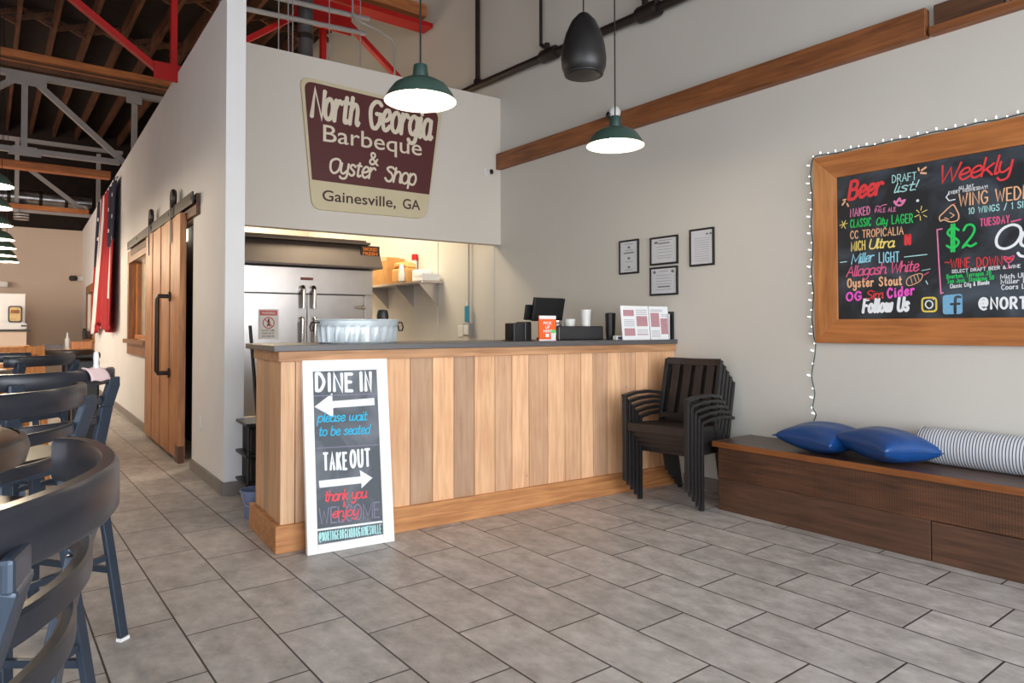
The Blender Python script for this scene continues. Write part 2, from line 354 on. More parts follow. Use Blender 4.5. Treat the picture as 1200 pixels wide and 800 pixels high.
# stroke alphabet: cap height 8, x-height 5, descender -3;  'advance|stroke|stroke', '~' smooths a stroke
G = {
'A': '6|0,0 3,8 6,0|1.1,3 4.9,3', 'B': '5|0,0 0,8|~0,8 3,8 4.3,6.2 3,4.3 0,4.2|~0,4.2 3.4,4.2 5,2.2 3.4,0 0,0', 'C': '5.4|~5.2,6.6 3.8,8 1.6,7.6 0,4 1.6,.4 3.8,0 5.2,1.4',
'D': '5.6|0,0 0,8|~0,8 3,7.6 5.4,4 3,.4 0,0', 'E': '4.4|4.4,8 0,8 0,0 4.4,0|0,4.2 3.6,4.2', 'F': '4.4|4.4,8 0,8 0,0|0,4.2 3.6,4.2', 'G': '5.8|~5.4,6.8 3.8,8 1.6,7.6 0,4 1.6,.4 3.8,0 5.6,1.6|3.4,3.6 5.6,3.6 5.6,1.4',
'H': '5.4|0,0 0,8|5.4,0 5.4,8|0,4.2 5.4,4.2', 'I': '1|.5,0 .5,8', 'J': '4|~4,8 4,2.4 3,.2 1,0 0,1.6', 'K': '5.2|0,0 0,8|5,8 0,3.4|1.6,4.8 5.2,0', 'L': '4.2|0,8 0,0 4.2,0', 'M': '7.6|0,0 0,8 3.8,1.6 7.6,8 7.6,0',
'N': '5.6|0,0 0,8 5.6,0 5.6,8', 'O': '6|~3,8 .8,6.8 0,4 .8,1.2 3,0 5.2,1.2 6,4 5.2,6.8 3,8', 'P': '5|0,0 0,8|~0,8 3.4,8 5,6 3.4,3.8 0,3.6', 'Q': '6|~3,8 .8,6.8 0,4 .8,1.2 3,0 5.2,1.2 6,4 5.2,6.8 3,8|3.8,2 6,-.6',
'R': '5.2|0,0 0,8|~0,8 3.4,8 4.8,6 3.4,4 0,3.8|2.2,3.8 5.2,0', 'S': '4.8|~4.6,6.8 3.2,8 1.2,7.8 .3,6.2 1.6,4.6 3.4,3.8 4.7,2 3.6,.2 1.6,0 0,1.2', 'T': '5.2|0,8 5.2,8|2.6,8 2.6,0', 'U': '5.4|~0,8 0,2.6 1,.4 2.7,0 4.4,.4 5.4,2.6 5.4,8',
'V': '5.6|0,8 2.8,0 5.6,8', 'W': '7.6|0,8 1.8,0 3.8,6.4 5.8,0 7.6,8', 'X': '5.4|0,0 5.4,8|0,8 5.4,0', 'Y': '5.4|0,8 2.7,4 5.4,8|2.7,4 2.7,0', 'Z': '5|0,8 5,8 0,0 5,0',
'a': '4.6|~4.2,4.2 2.6,5 .8,4.4 0,2.4 .8,.4 2.4,0 4,1.4 4.2,4.6|~4.2,4.8 4.1,1.2 4.6,.1 5.4,.7', 'b': '4.4|0,8 0,.2|~0,3.4 1.6,5 3.4,4.6 4.2,2.6 3.4,.4 1.6,0 0,1', 'c': '3.8|~3.8,4.2 2.4,5 .8,4.2 0,2.4 .8,.4 2.4,0 3.9,1', 'd': '4.6|4.4,8 4.3,0|~4.2,4 2.6,5 .8,4.4 0,2.4 .8,.4 2.4,0 4.2,1.4',
'e': '4|~.3,2.3 2.4,2.6 3.8,3.6 3,5 1.2,4.7 .1,2.6 .9,.5 2.4,0 4.4,1.2', 'f': '3|~3.2,7.4 2.2,8 1.2,7 1.1,0|0,4.8 2.8,4.8', 'g': '4.4|~4.1,4 2.6,5 .8,4.4 0,2.6 .8,.8 2.4,.4 4,1.6|~4.2,4.8 4.2,-1.4 3,-3 1.2,-2.9 .2,-1.8', 'h': '4.2|0,8 0,0|~0,3 1.6,4.9 3.2,4.8 4,3.4 4,.8 4.6,.1 5.2,.7',
'i': '1.2|~.5,5 .5,.8 1,.1 1.7,.7|.6,7 .7,7', 'j': '2|~1.4,5 1.4,-1.6 .6,-3 -.6,-2.4|1.4,7 1.5,7', 'k': '4|0,8 0,0|3.6,5 0,2|1.2,3 4,0', 'l': '1.2|~.4,8 .4,1 1,.1 1.8,.8', 'm': '6.6|0,5 0,0|~0,3.2 1.4,4.9 2.8,4.6 3.2,3.2 3.2,0|~3.2,3.2 4.6,4.9 6,4.6 6.4,3.2 6.4,.6 7,.1 7.4,.6', 'n': '4.2|0,5 0,0|~0,3 1.6,4.9 3.2,4.8 4,3.4 4,.8 4.6,.1 5.2,.7',
'o': '4.4|~2.2,5 .6,4.2 0,2.5 .6,.7 2.2,0 3.8,.7 4.4,2.5 3.8,4.2 2.2,5', 'p': '4.4|0,5 0,-3|~0,3.4 1.6,5 3.4,4.6 4.2,2.6 3.4,.4 1.6,0 0,1', 'q': '4.4|4.2,5 4.2,-3|~4.2,4 2.6,5 .8,4.4 0,2.4 .8,.4 2.4,0 4.2,1.4', 'r': '3.2|0,5 0,0|~0,2.8 1.2,4.6 2.4,5 3.3,4.4', 's': '3.6|~3.4,4.2 2.2,5 .8,4.7 .5,3.6 1.8,2.7 3.2,1.8 3,.5 1.6,0 0,.8', 't': '3|~1.2,7.4 1.2,1.2 1.9,.1 3.2,.6|0,5 2.8,5',
'u': '4.4|~0,5 0,1.6 .8,.2 2.2,.1 4,1.8|~4.2,5 4.2,1 4.8,.1 5.4,.7', 'v': '4|0,5 2,0 4,5', 'w': '6.2|~0,5 .2,1.2 1.4,.1 2.8,1.4 3.1,4.6|~3.1,4.4 3.3,1.2 4.5,.1 5.9,1.6 6.1,5', 'x': '4|0,0 4,5|0,5 4,0', 'y': '4.4|~0,5 0,2 .8,.6 2.2,.5 4,2|~4.2,5 4.2,-1.4 3,-3 1.2,-2.9 .2,-1.8', 'z': '3.8|0,5 3.8,5 0,0 3.8,0',
'0': '5|~2.5,8 .6,6.8 0,4 .6,1.2 2.5,0 4.4,1.2 5,4 4.4,6.8 2.5,8', '1': '2|0,6.4 1.6,8 1.6,0', '2': '5|~.2,6.2 1.4,7.9 3.4,7.8 4.4,6.2 3.4,3.8 0,.2 1.4,.8 3,.1 5,.9', '5': '4.6|4.4,8 .8,8 .4,4.6|~.4,4.6 2.6,5 4.4,3.4 4.2,1.2 2.4,0 .2,.8',
'$': '4.8|~4.6,6.6 3.2,7.6 1.2,7.4 .3,6 1.6,4.6 3.4,3.8 4.7,2.2 3.6,.6 1.6,.4 0,1.4|1.9,9 1.9,-1|2.9,9 2.9,-1', '@': '8|~5.4,5 4,6 2.6,4.6 2.4,3 3.6,2.2 5,3.4 5.4,5.2 5.4,2.8 6.6,2.2 7.6,4 7,6.8 4.4,8 1.6,7 .2,4 1.2,1 4,-.6 6.4,0', '&': '6|~6,0 2.2,5 1.6,6.8 2.6,8 3.8,6.8 2.8,5 .6,3 .4,1.2 1.8,0 3.8,.6 5.6,3.4',
'!': '1|.5,8 .4,2.4|.4,.2 .5,.2', ',': '1.2|.8,.4 .2,-1.4', '/': '4|0,-.6 4,8.4', ' ': '3|', "'": '1|.5,8 .4,6'}
def text_strokes(txt, slant, gap):
    x = 0; out = []
    for ch in txt:
        g = G[ch].split('|')
        for st in g[1:]:
            if not st: continue
            sm = st[0] == '~'; pts = [tuple(float(q) for q in p.split(',')) for p in st.lstrip('~').split()]
            if sm: pts = catmull(pts, 5, closed=(pts[0] == pts[-1]))
            out.append([(x + p[0] + p[1] * slant, p[1]) for p in pts])
        x += float(g[0]) + gap
    return out, x - gap
def write(mb, t, u0, v0, u1, v1, h, wf, style, O, U, V, Nn, lift):
    """lay text t between (u0,v0) and (u1,v1), cap height h, stroke width wf*h"""
    sl = .02 if style == 'p' else .24
    L = math.hypot(u1 - u0, v1 - v0); ax = Vector(((u1 - u0) / L, (v1 - v0) / L)); sy = h / 8; sw = wf * h
    gap = .8
    for _ in range(6):
        st, wd = text_strokes(t, sl, gap); wd += 8 * sl * .6
        sx = (L - sw) / wd; gap = (sw * (1.15 if style == 'p' else .62) / sx) + (.5 if style == 'p' else 0)
    st, wd = text_strokes(t, sl, gap); sx = (L - sw) / (wd + 8 * sl * .6)
    def yy(y):
        if style != 'S': return y
        return y * .75 if y < 0 else (y * 1.22 if y < 5 else 6.1 + (y - 5) * .633)
    for k, pts in enumerate(st):
        ribbon(mb, [(u0 + sw / 2 + ax.x * p[0] * sx, v0 + ax.y * p[0] * sx + yy(p[1]) * sy + sw * .3) for p in pts], sw, O, U, V, Nn, lift + (k % 4) * 2.5e-4)
def font_text(txt, width, height_ratio_to, name, mat, parent, O, U, V, Nn, bold=0.0):
    """built-in sans text fitted between two points: O origin of baseline, width along U"""
    cu = bpy.data.curves.new(name, 'FONT'); cu.body = txt; cu.offset = bold; cu.resolution_u = 4
    ob = bpy.data.objects.new(name, cu); COL.objects.link(ob)
    bpy.context.view_layer.update()
    me = bpy.data.meshes.new_from_object(ob.evaluated_get(bpy.context.evaluated_depsgraph_get()))
    bpy.data.objects.remove(ob)
    xs = [v.co.x for v in me.vertices]; x0, x1 = min(xs), max(xs); cap = .7
    sx = width / (x1 - x0); sy = height_ratio_to / cap
    for v in me.vertices:
        v.co = O + U * ((v.co.x - x0) * sx) + V * (v.co.y * sy)
    me.materials.clear(); me.materials.append(mat)
    o = bpy.data.objects.new(name, me); COL.objects.link(o); o.parent = parent; return o

# ------------------------------------------------------------ the room
XW = 4.717                                   # right wall face
HTH = -.05765; hP = Vector((1.88, 6.53, 0)); h1 = Vector((math.cos(HTH), math.sin(HTH), 0)); h2 = Vector((-math.sin(HTH), math.cos(HTH), 0))
LTH = 1.53954; lP = Vector((1.521, 5.77, 0)); l1 = Vector((math.cos(LTH), math.sin(LTH), 0)); l2 = Vector((-math.sin(LTH), math.cos(LTH), 0))
CTH = -.07647; c0 = Vector((1.40, 4.067, 0)); c1 = Vector((math.cos(CTH), math.sin(CTH), 0)); c2 = Vector((-math.sin(CTH), math.cos(CTH), 0))
def Lw(t, off, z): return lP + l1 * t + l2 * off + Vector((0, 0, z))
def Hw(s, off, z): return hP + h1 * s + h2 * off + Vector((0, 0, z))
def Cw(s, off, z): return c0 + c1 * s + c2 * off + Vector((0, 0, z))
struct(bx('floor', (-7, -5, -.1), (XW + .15, 22.5, 0), M_tile))
struct(bx('wall_right', (XW, -5, 0), (XW + .15, 12.7, 7), M_wallR))
ceil = struct(bx('ceiling', (-7, -1.5, 6.55), (XW + .15, 22.5, 6.75), M_ceil))
for k in range(-13, 10):
    x = .37 + k * .49
    bx('joist', (x - .028, -1.5, 6.3), (x + .028, 22.5, 6.55), M_joist, ceil)
    if -8 < k < 9:
        for y in (9.6, 11.3, 13.5, 16.4):
            yy = y + (k % 2) * .18
            MB().bar((x + .03, yy, 6.34), (x + .46, yy, 6.52), .05, .07).bar((x + .03, yy + .09, 6.52), (x + .46, yy + .09, 6.34), .05, .07).build('bridging', M_joist, ceil)
# wall_left: a partition with a doorway and two windows, top edge falling slightly away from the camera
def ztop(t): return 4.06 - .0085 * t
mb = MB()
def lw_seg(t0, t1, z0, z1=None):
    a = z1 if z1 else ztop(t0); b = z1 if z1 else ztop(t1)
    vs = [Lw(t0, 0, z0), Lw(t1, 0, z0), Lw(t1, -.15, z0), Lw(t0, -.15, z0), Lw(t0, 0, a), Lw(t1, 0, b), Lw(t1, -.15, b), Lw(t0, -.15, a)]
    mb.add(vs, [(0, 3, 2, 1), (4, 5, 6, 7), (0, 1, 5, 4), (1, 2, 6, 5), (2, 3, 7, 6), (3, 0, 4, 7)])
lw_seg(0, 1.25, 0); lw_seg(1.25, 3.3, 2.42); lw_seg(3.3, 4.05, 0); lw_seg(4.05, 5.72, 0, 1.12); lw_seg(4.05, 5.72, 2.36); lw_seg(5.72, 11.75, 0)
lw_seg(11.75, 13.55, 0, 1.02); lw_seg(11.75, 13.55, 2.26); lw_seg(13.55, 15.6, 0)
struct(mb.build('wall_left', M_wallL))
mb = MB()
for a, b in ((0, 1.25), (3.3, 15.5)):
    mb.prism([(a - (.02 if a == 0 else 0), 0), (b, 0), (b, .1), (a - (.02 if a == 0 else 0), .1)], .02, Lw(0, .02, 0), l1, (0, 0, 1))
mb.prism([(-.02, 0), (.17, 0), (.17, .1), (-.02, .1)], .02, lP - l1 * .001, -l2, (0, 0, 1))
mb.prism([(0, 0), (.7, 0), (.7, .1), (0, .1)], .02, Lw(0, -.15, 0), l1, (0, 0, 1))
struct(mb.build('baseboard_left', M_base))
struct(bx('baseboard_right', (XW - .018, 3.13, 0), (XW, 3.75, .1), M_base))
mb = MB(); mb.prism([(-.26, 2.289), (2.86, 2.289), (2.86, 3.993), (-.26, 3.993)], -.12, hP, h1, (0, 0, 1)); struct(mb.build('wall_header', M_head))
# kitchen back wall, hall end wall, dark box added to shade the doorway
struct(bx('wall_kitchen', (1.9, 12.3, 0), (XW, 12.42, 4), M_head))
mb = MB(); mb.prism([(-3.2, 0), (8.5, 0), (8.5, 3.9), (-3.2, 3.9)], .12, Lw(15.45, 0, 0), l2, (0, 0, 1)); struct(mb.build('wall_back', M_far))
struct(bx('wall_back_upper', (-7, 21.35, 3.9), (XW, 21.45, 6.6), M_ceil))
struct(bx('wall_sky_block_front', (-7, -2.1, 3.3), (XW + .15, -2.0, 6.75), M_head))  # unseen lintel added to keep sky light off the upper walls
struct(bx('wall_sky_block_side', (-6.6, -.5, 0), (-6.5, 22.4, 6.6), M_far))  # unseen side wall added to block world light from the left
struct(bx('wall_gable', (XW, 12.7, 0), (XW + .15, 22.5, 7), M_ceil))
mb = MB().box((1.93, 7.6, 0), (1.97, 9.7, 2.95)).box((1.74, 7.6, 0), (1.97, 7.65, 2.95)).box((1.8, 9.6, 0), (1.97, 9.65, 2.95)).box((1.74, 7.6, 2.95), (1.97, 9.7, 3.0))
struct(mb.build('wall_doorway_shade', M_kit))  # added dark box, keeps kitchen light out of the door gap
# ------------------------------------------------------------ wood casings on the partition (setting windows)
def casing(n, t0, t1, z0, z1, g):
    root = MB()
    w = .14
    O = Lw(0, 0, 0)
    def pr(poly, d=.03): root.prism(poly, d, Lw(0, .0, 0), -l1, (0, 0, 1))
    for a, b, c, d in ((t0, t0 + w, z0, z1), (t1 - w, t1, z0, z1), (t0, t1, z1 - w * 1.25, z1)):
        root.prism([(a, c), (b, c), (b, d), (a, d)], .03, Lw(0, .03, 0), l1, (0, 0, 1))
    root.prism([(t0 - .06, z0), (t1 + .06, z0), (t1 + .06, z0 + .06), (t0 - .06, z0 + .06)], .08, Lw(0, .08, 0), l1, (0, 0, 1))
    root.prism([(t0, z0 - .16), (t1, z0 - .16), (t1, z0), (t0, z0)], .03, Lw(0, .03, 0), l1, (0, 0, 1))
    # jamb lining
    for a, b in ((t0 + w - .02, t0 + w + .02), (t1 - w - .02, t1 - w + .02)):
        root.prism([(a, z0 + .05), (b, z0 + .05), (b, z1 - w), (a, z1 - w)], .15, Lw(0, 0, 0), l1, (0, 0, 1))
    o = struct(root.build('window_%d' % n, M_casing))
    s = MB(); tm = (t0 + t1) / 2
    for a in (t0 + w + .02, t1 - w - .065):
        s.prism([(a, z0 + .06), (a + .045, z0 + .06), (a + .045, z1 - w * 1.25), (a, z1 - w * 1.25)], .022, Lw(0, -.06, 0), l1, (0, 0, 1))
    s.prism([(t0 + w, z0 + .06), (t1 - w, z0 + .06), (t1 - w, z0 + .12), (t0 + w, z0 + .12)], .05, Lw(0, -.05, 0), l1, (0, 0, 1))
    s.build('sash', M_pine, o)
    MB().prism([(t0 + w, z0 + .06), (t1 - w, z0 + .06), (t1 - w, z1 - w), (t0 + w, z1 - w)], .006, Lw(0, -.072, 0), l1, (0, 0, 1)).build('pane', M_glass, o)
casing(1, 3.92, 5.86, 1.12, 2.47, 0); casing(2, 11.6, 13.72, 1.03, 2.34, 0)

# ------------------------------------------------------------ counter
LC = (XW - .004 - c0.x) / math.cos(CTH)
ct = thing('counter_base', 'long service counter clad in upright reclaimed planks below the charcoal worktop', 'counter', c0, CTH)
pk = MB(); seams = [.0, .086, .30, .47, .66, .842, 1.006, 1.169, 1.332, 1.501, 1.647, 1.797, 1.969, 2.131, 2.289, 2.41, 2.56, 2.705, 2.865, 3.01, 3.209, LC]
tones = [(1, .98, .95), (.9, .86, .84), (1.05, 1, .94), (.95, .9, .86), (1.06, 1.0, .93), (.78, .77, .77), (1.12, 1.06, .98), (.76, .75, .76), (1.03, .97, .9), (.92, .88, .86), (1.12, 1.07, 1.02), (.9, .85, .82), (1.08, 1.03, .98), (.98, .92, .87), (1.14, 1.1, 1.05), (.88, .85, .84), (1.1, 1.06, 1.0), (.95, .91, .88), (1.12, 1.08, 1.03), (.98, .9, .82), (1.05, .98, .9)]
for i in range(len(seams) - 1):
    a, b = seams[i], min(seams[i + 1], LC); g = .002
    pk.box((a + (g if i else 0), .03 + random.uniform(0, .003), .13), (b - g, .05, 1.15), tuple(.97 + (q_ - .97) * 1.45 for q_ in tones[i]) + (1,))
ys = [.03, .16, .31, .45, .58, .66]
for i in range(5): pk.box((.0 + random.uniform(0, .003), ys[i] + .001, .13), (.02, ys[i + 1] - .001, 1.15), random.choice([(.86, .82, .78, 1), (.98, .9, .8, 1), (.76, .73, .7, 1), (1.0, .93, .84, 1)]))
pk.build('plank_cladding', M_plank, ct, bevel=.002)
bx('carcass', (.02, .05, .0), (LC, .64, 1.17), M_blackm, ct)
MB().box((-.035, 0, 0), (LC, .03, .16)).box((-.035, .03, 0), (0, .69, .16)).build('base_board', M_plinth, ct, bevel=.004)
MB().box((-.018, .012, 1.13), (LC, .03, 1.192)).box((-.018, .03, 1.13), (0, .66, 1.192)).build('top_rail', M_trim, ct, bevel=.003)
wt = tag(bx('worktop', (-.05, -.005, 1.192), (LC, .76, 1.228), M_top, bevel=.003), 'thin charcoal laminate worktop along the plank service counter', 'worktop'); wt.location = c0; wt.rotation_euler = (0, 0, CTH)
ZC = 1.228

# ------------------------------------------------------------ big sign on the header
sg = thing('hanging_wall_sign', 'large tapered maroon and cream restaurant sign on the wall above the counter', 'sign', hP + Vector((0, 0, 2.49)), HTH)
def rounded(poly, r, n=6):
    out = []
    for i, p in enumerate(poly):
        p = Vector(p); a = (Vector(poly[i - 1]) - p); b = (Vector(poly[(i + 1) % len(poly)]) - p); a.normalize(); b.normalize()
        q0 = p + a * r; q1 = p + b * r
        for k in range(n + 1):
            t = k / n; out.append(tuple(q0 * (1 - t) ** 2 + p * 2 * t * (1 - t) + q1 * t * t))
    return out
z0 = 2.49
outer = rounded([(.508, 1.285), (.632, -.0), (1.868, .012), (2.06, 1.225)], .1)
MB().prism([(p[0], p[1]) for p in outer], .03, (0, 0, 0), (1, 0, 0), (0, 0, 1)).build('panel', M_sign_c, sg, bevel=.003)
TL = (.545, 1.245); TR = (2.02, 1.19); BR = (1.902, .278); BL = (.627, .287)
top = rounded([BL, BR, TR, TL], .085); top = [p for i, p in enumerate(top)]
mar = [BL, BR] + rounded([BR, TR, TL, BL], .09)[7:21]
MB().prism(mar, .002, (0, -.0302, 0), (1, 0, 0), (0, 0, 1)).build('maroon_field', M_sign_m, sg)
HO = Vector((0, -.0335, -2.49)); HU = Vector((1, 0, 0)); HV = Vector((0, 0, 1)); HN = Vector((0, -1, 0))
for t, a in (('North', (.60, 3.385, 1.12, 3.368, .27)), ('Georgia', (1.19, 3.375, 1.955, 3.352, .275)), ('Oyster', (.785, 2.862, 1.295, 2.852, .145)), ('Shop', (1.375, 2.85, 1.765, 2.842, .15))):
    q = MB(); write(q, t, a[0], a[1], a[2], a[3], a[4], .155, 'S', HO, HU, HV, HN, 0.0); q.build('script_lettering', M_letter, sg)
for t, a in (('Barbeque', (.735, 3.17, 1.812, 3.175, .168)), ('&', (1.213, 3.0, 1.322, 3.0, .14)), ('Gainesville,', (.73, 2.585, 1.512, 2.589, .105)), ('GA', (1.592, 2.589, 1.795, 2.59, .105))):
    font_text(t, a[2] - a[0], a[4], 'block_lettering', M_letter if t[0] != 'G' else M_letter_d, sg, HO + Vector((a[0], .0025 if t[0] == 'G' else 0, a[1])), Vector((1, 0, (a[3] - a[1]) / (a[2] - a[0]))), HV, HN, bold=.012 if t != 'Barbeque' else .004)
for nm, s, z, rot in (('security_camera', 2.672, 3.107, 0),):
    k = thing('security_camera', 'small white security camera on the header wall under the timber beam', 'camera', Hw(s, 0, z - .03), HTH)
    bx('mount_plate', (-.07, -.02, -.01), (.01, 0, .07), M_plastic, k, bevel=.004)
    MB().tube([(-.02, -.02, .03), (.0, -.06, .03)], .03, 14).build('housing', M_plastic, k, smooth=True)
    MB().tube([(.0, -.06, .03), (.005, -.075, .03)], .028, 14).build('lens', M_black, k, smooth=True)

# ------------------------------------------------------------ chalk A-sign leaning on the counter
RZ = -.11353; lean = math.radians(90 - 82.705)
sb = thing('chalkboard_sign', 'white framed chalkboard sign with arrows leaning against the plank counter', 'sign', (1.773, 3.912, 0), RZ)
T_ = Matrix.Rotation(-lean, 4, 'X')     # lean the top back (+Y local)
def SBm(p): return T_ @ Vector(p)
HW, HH = .2686, 1.141
def sbox(lo, hi): return MB().box(lo, hi, M=T_)
for lo, hi in (((-HW, -.02, 0), (-.207, .02, HH)), ((.198, -.02, 0), (HW, .02, HH)), ((-.207, -.02, 0), (.198, .02, .052)), ((-.207, -.02, 1.072), (.198, .02, HH))):
    sbox(lo, hi).build('frame_rail', M_white, sb, bevel=.003)
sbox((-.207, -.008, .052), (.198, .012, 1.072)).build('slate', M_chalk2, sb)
SO = Vector((0, 0, 0)); SU = Vector((1, 0, 0)); SV = T_ @ Vector((0, 0, 1)); SN = T_ @ Vector((0, -1, 0))
def sb_ink(nm, col, fn, lift=.0095):
    q = MB(); fn(q, lift); q.build(nm, INK[col], sb)
SIGN = [('DINE', 'white', 'p', -0.195, 0.951, 0.046, 0.938, 0.104, 0.19), ('IN', 'white', 'p', 0.082, 0.939, 0.168, 0.937, 0.11, 0.19), ('please wait', 'cyan', 's', -0.188, 0.765, 0.132, 0.755, 0.055, 0.13), ('to be seated', 'cyan', 's', -0.185, 0.682, 0.146, 0.671, 0.055, 0.13), ('TAKE', 'white', 'p', -0.161, 0.477, -0.01, 0.466, 0.096, 0.16), ('OUT', 'white', 'p', 0.003, 0.473, 0.137, 0.472, 0.1, 0.16), ('thank you', 'coral', 's', -0.162, 0.292, 0.108, 0.283, 0.06, 0.13), ('&', 'coral', 'p', -0.049, 0.247, -0.028, 0.247, 0.03, 0.15), ('enjoy', 'coral', 's', -0.119, 0.191, 0.055, 0.187, 0.055, 0.13), ('@NORTHGEORGIABBQGAINESVILLE', 'mint', 'p', -0.199, 0.068, 0.188, 0.06, 0.049, 0.12)]
sb_ink('erased_lettering', 'smudge', lambda q, l: write(q, 'WELCOME', -.195, .165, .185, .155, .09, .09, 'p', SO, SU, SV, SN, l), .0085)
for t, c, st, a, b, c_, d, h, w in SIGN: sb_ink('chalk_lettering', c, lambda q, l: write(q, t, a, b, c_, d, h, w, st, SO, SU, SV, SN, l))
for poly in ([(-.201, .86), (-.089, .937), (-.09, .888), (.177, .893), (.178, .848), (-.087, .846), (-.088, .789)], [(-.188, .42), (.069, .417), (.065, .456), (.145, .4), (.072, .345), (.073, .375), (-.185, .378)]):
    MB().add([SO + SU * p[0] + SV * p[1] + SN * .0095 for p in poly], [tuple(range(len(poly)))]).build('chalk_arrow', INK['white'], sb)
sb_ink('chalk_line', 'white', lambda q, l: ribbon(q, [(-.2, .136), (.192, .128)], .012, SO, SU, SV, SN, l))
for a, b in (((-.2, .925), (.19, .918)), ((-.2, .612), (.19, .6))): sb_ink('faint_chalk_line', 'smudge', lambda q, l: ribbon(q, [a, b], .006, SO, SU, SV, SN, l))

# ------------------------------------------------------------ wall chalkboard
cb = thing('menu_chalkboard', 'large pine framed chalkboard of drafts and weekly specials on the right wall', 'chalkboard', (XW, 2.56, 1.22))
YB = -2.44
for nm, lo, hi, mt in (('frame_side', (-.04, -.165, 0), (0, 0, 1.315), M_framev), ('frame_side', (-.04, YB, 0), (0, YB + .165, 1.315), M_framev)):
    q = MB(); y0, y1 = (0, -.165) if lo[1] > -1 else (YB, YB + .165)
    q.prism([(y0, 0), (y1, .165), (y1, 1.15), (y0, 1.315)], -.04 if y0 > y1 else .04, (0, 0, 0), (0, 1, 0), (0, 0, 1)); 
    o = q.build(nm, mt, cb, bevel=.003)
for za, zb in ((0, .165), (1.315, 1.15)):
    q = MB(); q.add([Vector((x, y, z)) for x in (-.04, 0) for y, z in ((0, za), (YB, za), (YB + .165, zb), (-.165, zb))], [(0, 1, 2, 3), (7, 6, 5, 4), (0, 4, 5, 1), (1, 5, 6, 2), (2, 6, 7, 3), (3, 7, 4, 0)])
    q.build('frame_rail', M_frame, cb, bevel=.003)
bx('slate', (-.024, YB + .15, .15), (-.004, -.15, 1.165), M_chalk, cb)
BO = Vector((-.0255, 0, 0)); BU = Vector((0, -1, 0)); BV = Vector((0, 0, 1)); BN = Vector((-1, 0, 0))
BOARD=[('Beer', 'red', 's', 0.235, 0.981, 0.485, 0.988, 0.118, 0.16), ('DRAFT', 'mint', 'p', 0.53, 1.052, 0.681, 1.048, 0.048, 0.1), ('list!', 'mint', 's', 0.535, 0.984, 0.695, 0.983, 0.059, 0.11), ('NAKED', 'pink', 'p', 0.254, 0.863, 0.391, 0.866, 0.053, 0.11), ('PALE ALE', 'pink', 'p', 0.419, 0.871, 0.554, 0.864, 0.026, 0.14), ('CLASSIC', 'green', 'p', 0.253, 0.79, 0.396, 0.788, 0.053, 0.11), ('City', 'green', 's', 0.424, 0.787, 0.503, 0.786, 0.046, 0.12), ('LAGER', 'green', 'p', 0.524, 0.784, 0.657, 0.776, 0.055, 0.11), ('CC TROPICALIA', 'peach', 'p', 0.252, 0.714, 0.599, 0.708, 0.05, 0.11), ('MICH', 'yellow', 'p', 0.257, 0.629, 0.355, 0.631, 0.061, 0.1), ('Ultra', 'yellow', 's', 0.374, 0.632, 0.548, 0.63, 0.063, 0.13), ('Miller', 'blue', 's', 0.256, 0.54, 0.415, 0.549, 0.064, 0.11), ('LIGHT', 'blue', 'p', 0.44, 0.536, 0.571, 0.531, 0.065, 0.1), ('Allagash White', 'rose', 's', 0.22, 0.455, 0.693, 0.465, 0.07, 0.1), ('Oyster Stout', 'peach', 'p', 0.227, 0.381, 0.585, 0.381, 0.056, 0.16), ('OG', 'magenta', 'p', 0.217, 0.288, 0.328, 0.293, 0.053, 0.22), ('Sim', 'red', 's', 0.35, 0.295, 0.472, 0.3, 0.055, 0.12), ('Cider', 'magenta', 'p', 0.488, 0.299, 0.661, 0.317, 0.058, 0.19), ('Follow Us', 'white', 's', 0.324, 0.204, 0.634, 0.212, 0.084, 0.2), ('@NORTHGEORGIABBQ', 'white', 'p', 1.01, 0.215, 1.75, 0.207, 0.062, 0.19), ('Weekly', 'red', 's', 0.799, 1.0, 1.205, 1.005, 0.105, 0.1), ('Specials', 'red', 's', 1.245, 1.006, 1.76, 1.007, 0.1, 0.1), ('ALL DAY', 'white', 'p', 0.916, 0.947, 0.998, 0.95, 0.018, 0.16), ('EVERY WEDNESDAY!', 'white', 'p', 0.86, 0.925, 1.071, 0.93, 0.018, 0.16), ('WING WEDNESDAY', 'peach', 'p', 0.915, 0.843, 1.49, 0.838, 0.073, 0.1), ('10 WINGS / 1 SIDE', 'mint', 'p', 0.966, 0.789, 1.29, 0.791, 0.036, 0.13), ('TUESDAY', 'rose', 'p', 1.026, 0.708, 1.178, 0.712, 0.043, 0.13), ('$2', 'green', 'p', 0.841, 0.584, 1.013, 0.592, 0.132, 0.09), ('Oysters', 'white', 's', 1.085, 0.56, 1.72, 0.56, 0.135, 0.1), ('WINE', 'red', 'p', 0.865, 0.469, 0.974, 0.47, 0.055, 0.09), ('DOWN', 'red', 'p', 1.005, 0.466, 1.138, 0.465, 0.056, 0.09), ('SELECT DRAFT BEER & WINE', 'white', 'p', 0.872, 0.44, 1.226, 0.449, 0.018, 0.16), ('Bourbon, Terrapin 20', 'green', 'p', 0.843, 0.407, 1.081, 0.417, 0.024, 0.16), ('San Jose, Steaming 50', 'green', 'p', 0.847, 0.378, 1.095, 0.388, 0.024, 0.16), ('Classic City & Blonde', 'white', 'p', 0.861, 0.347, 1.071, 0.362, 0.024, 0.14), ('Mich Ultra', 'white', 'p', 1.125, 0.389, 1.29, 0.394, 0.025, 0.14), ('Miller Lite', 'white', 'p', 1.127, 0.359, 1.297, 0.364, 0.025, 0.14), ('Coors Light', 'white', 'p', 1.129, 0.326, 1.304, 0.33, 0.027, 0.14)]
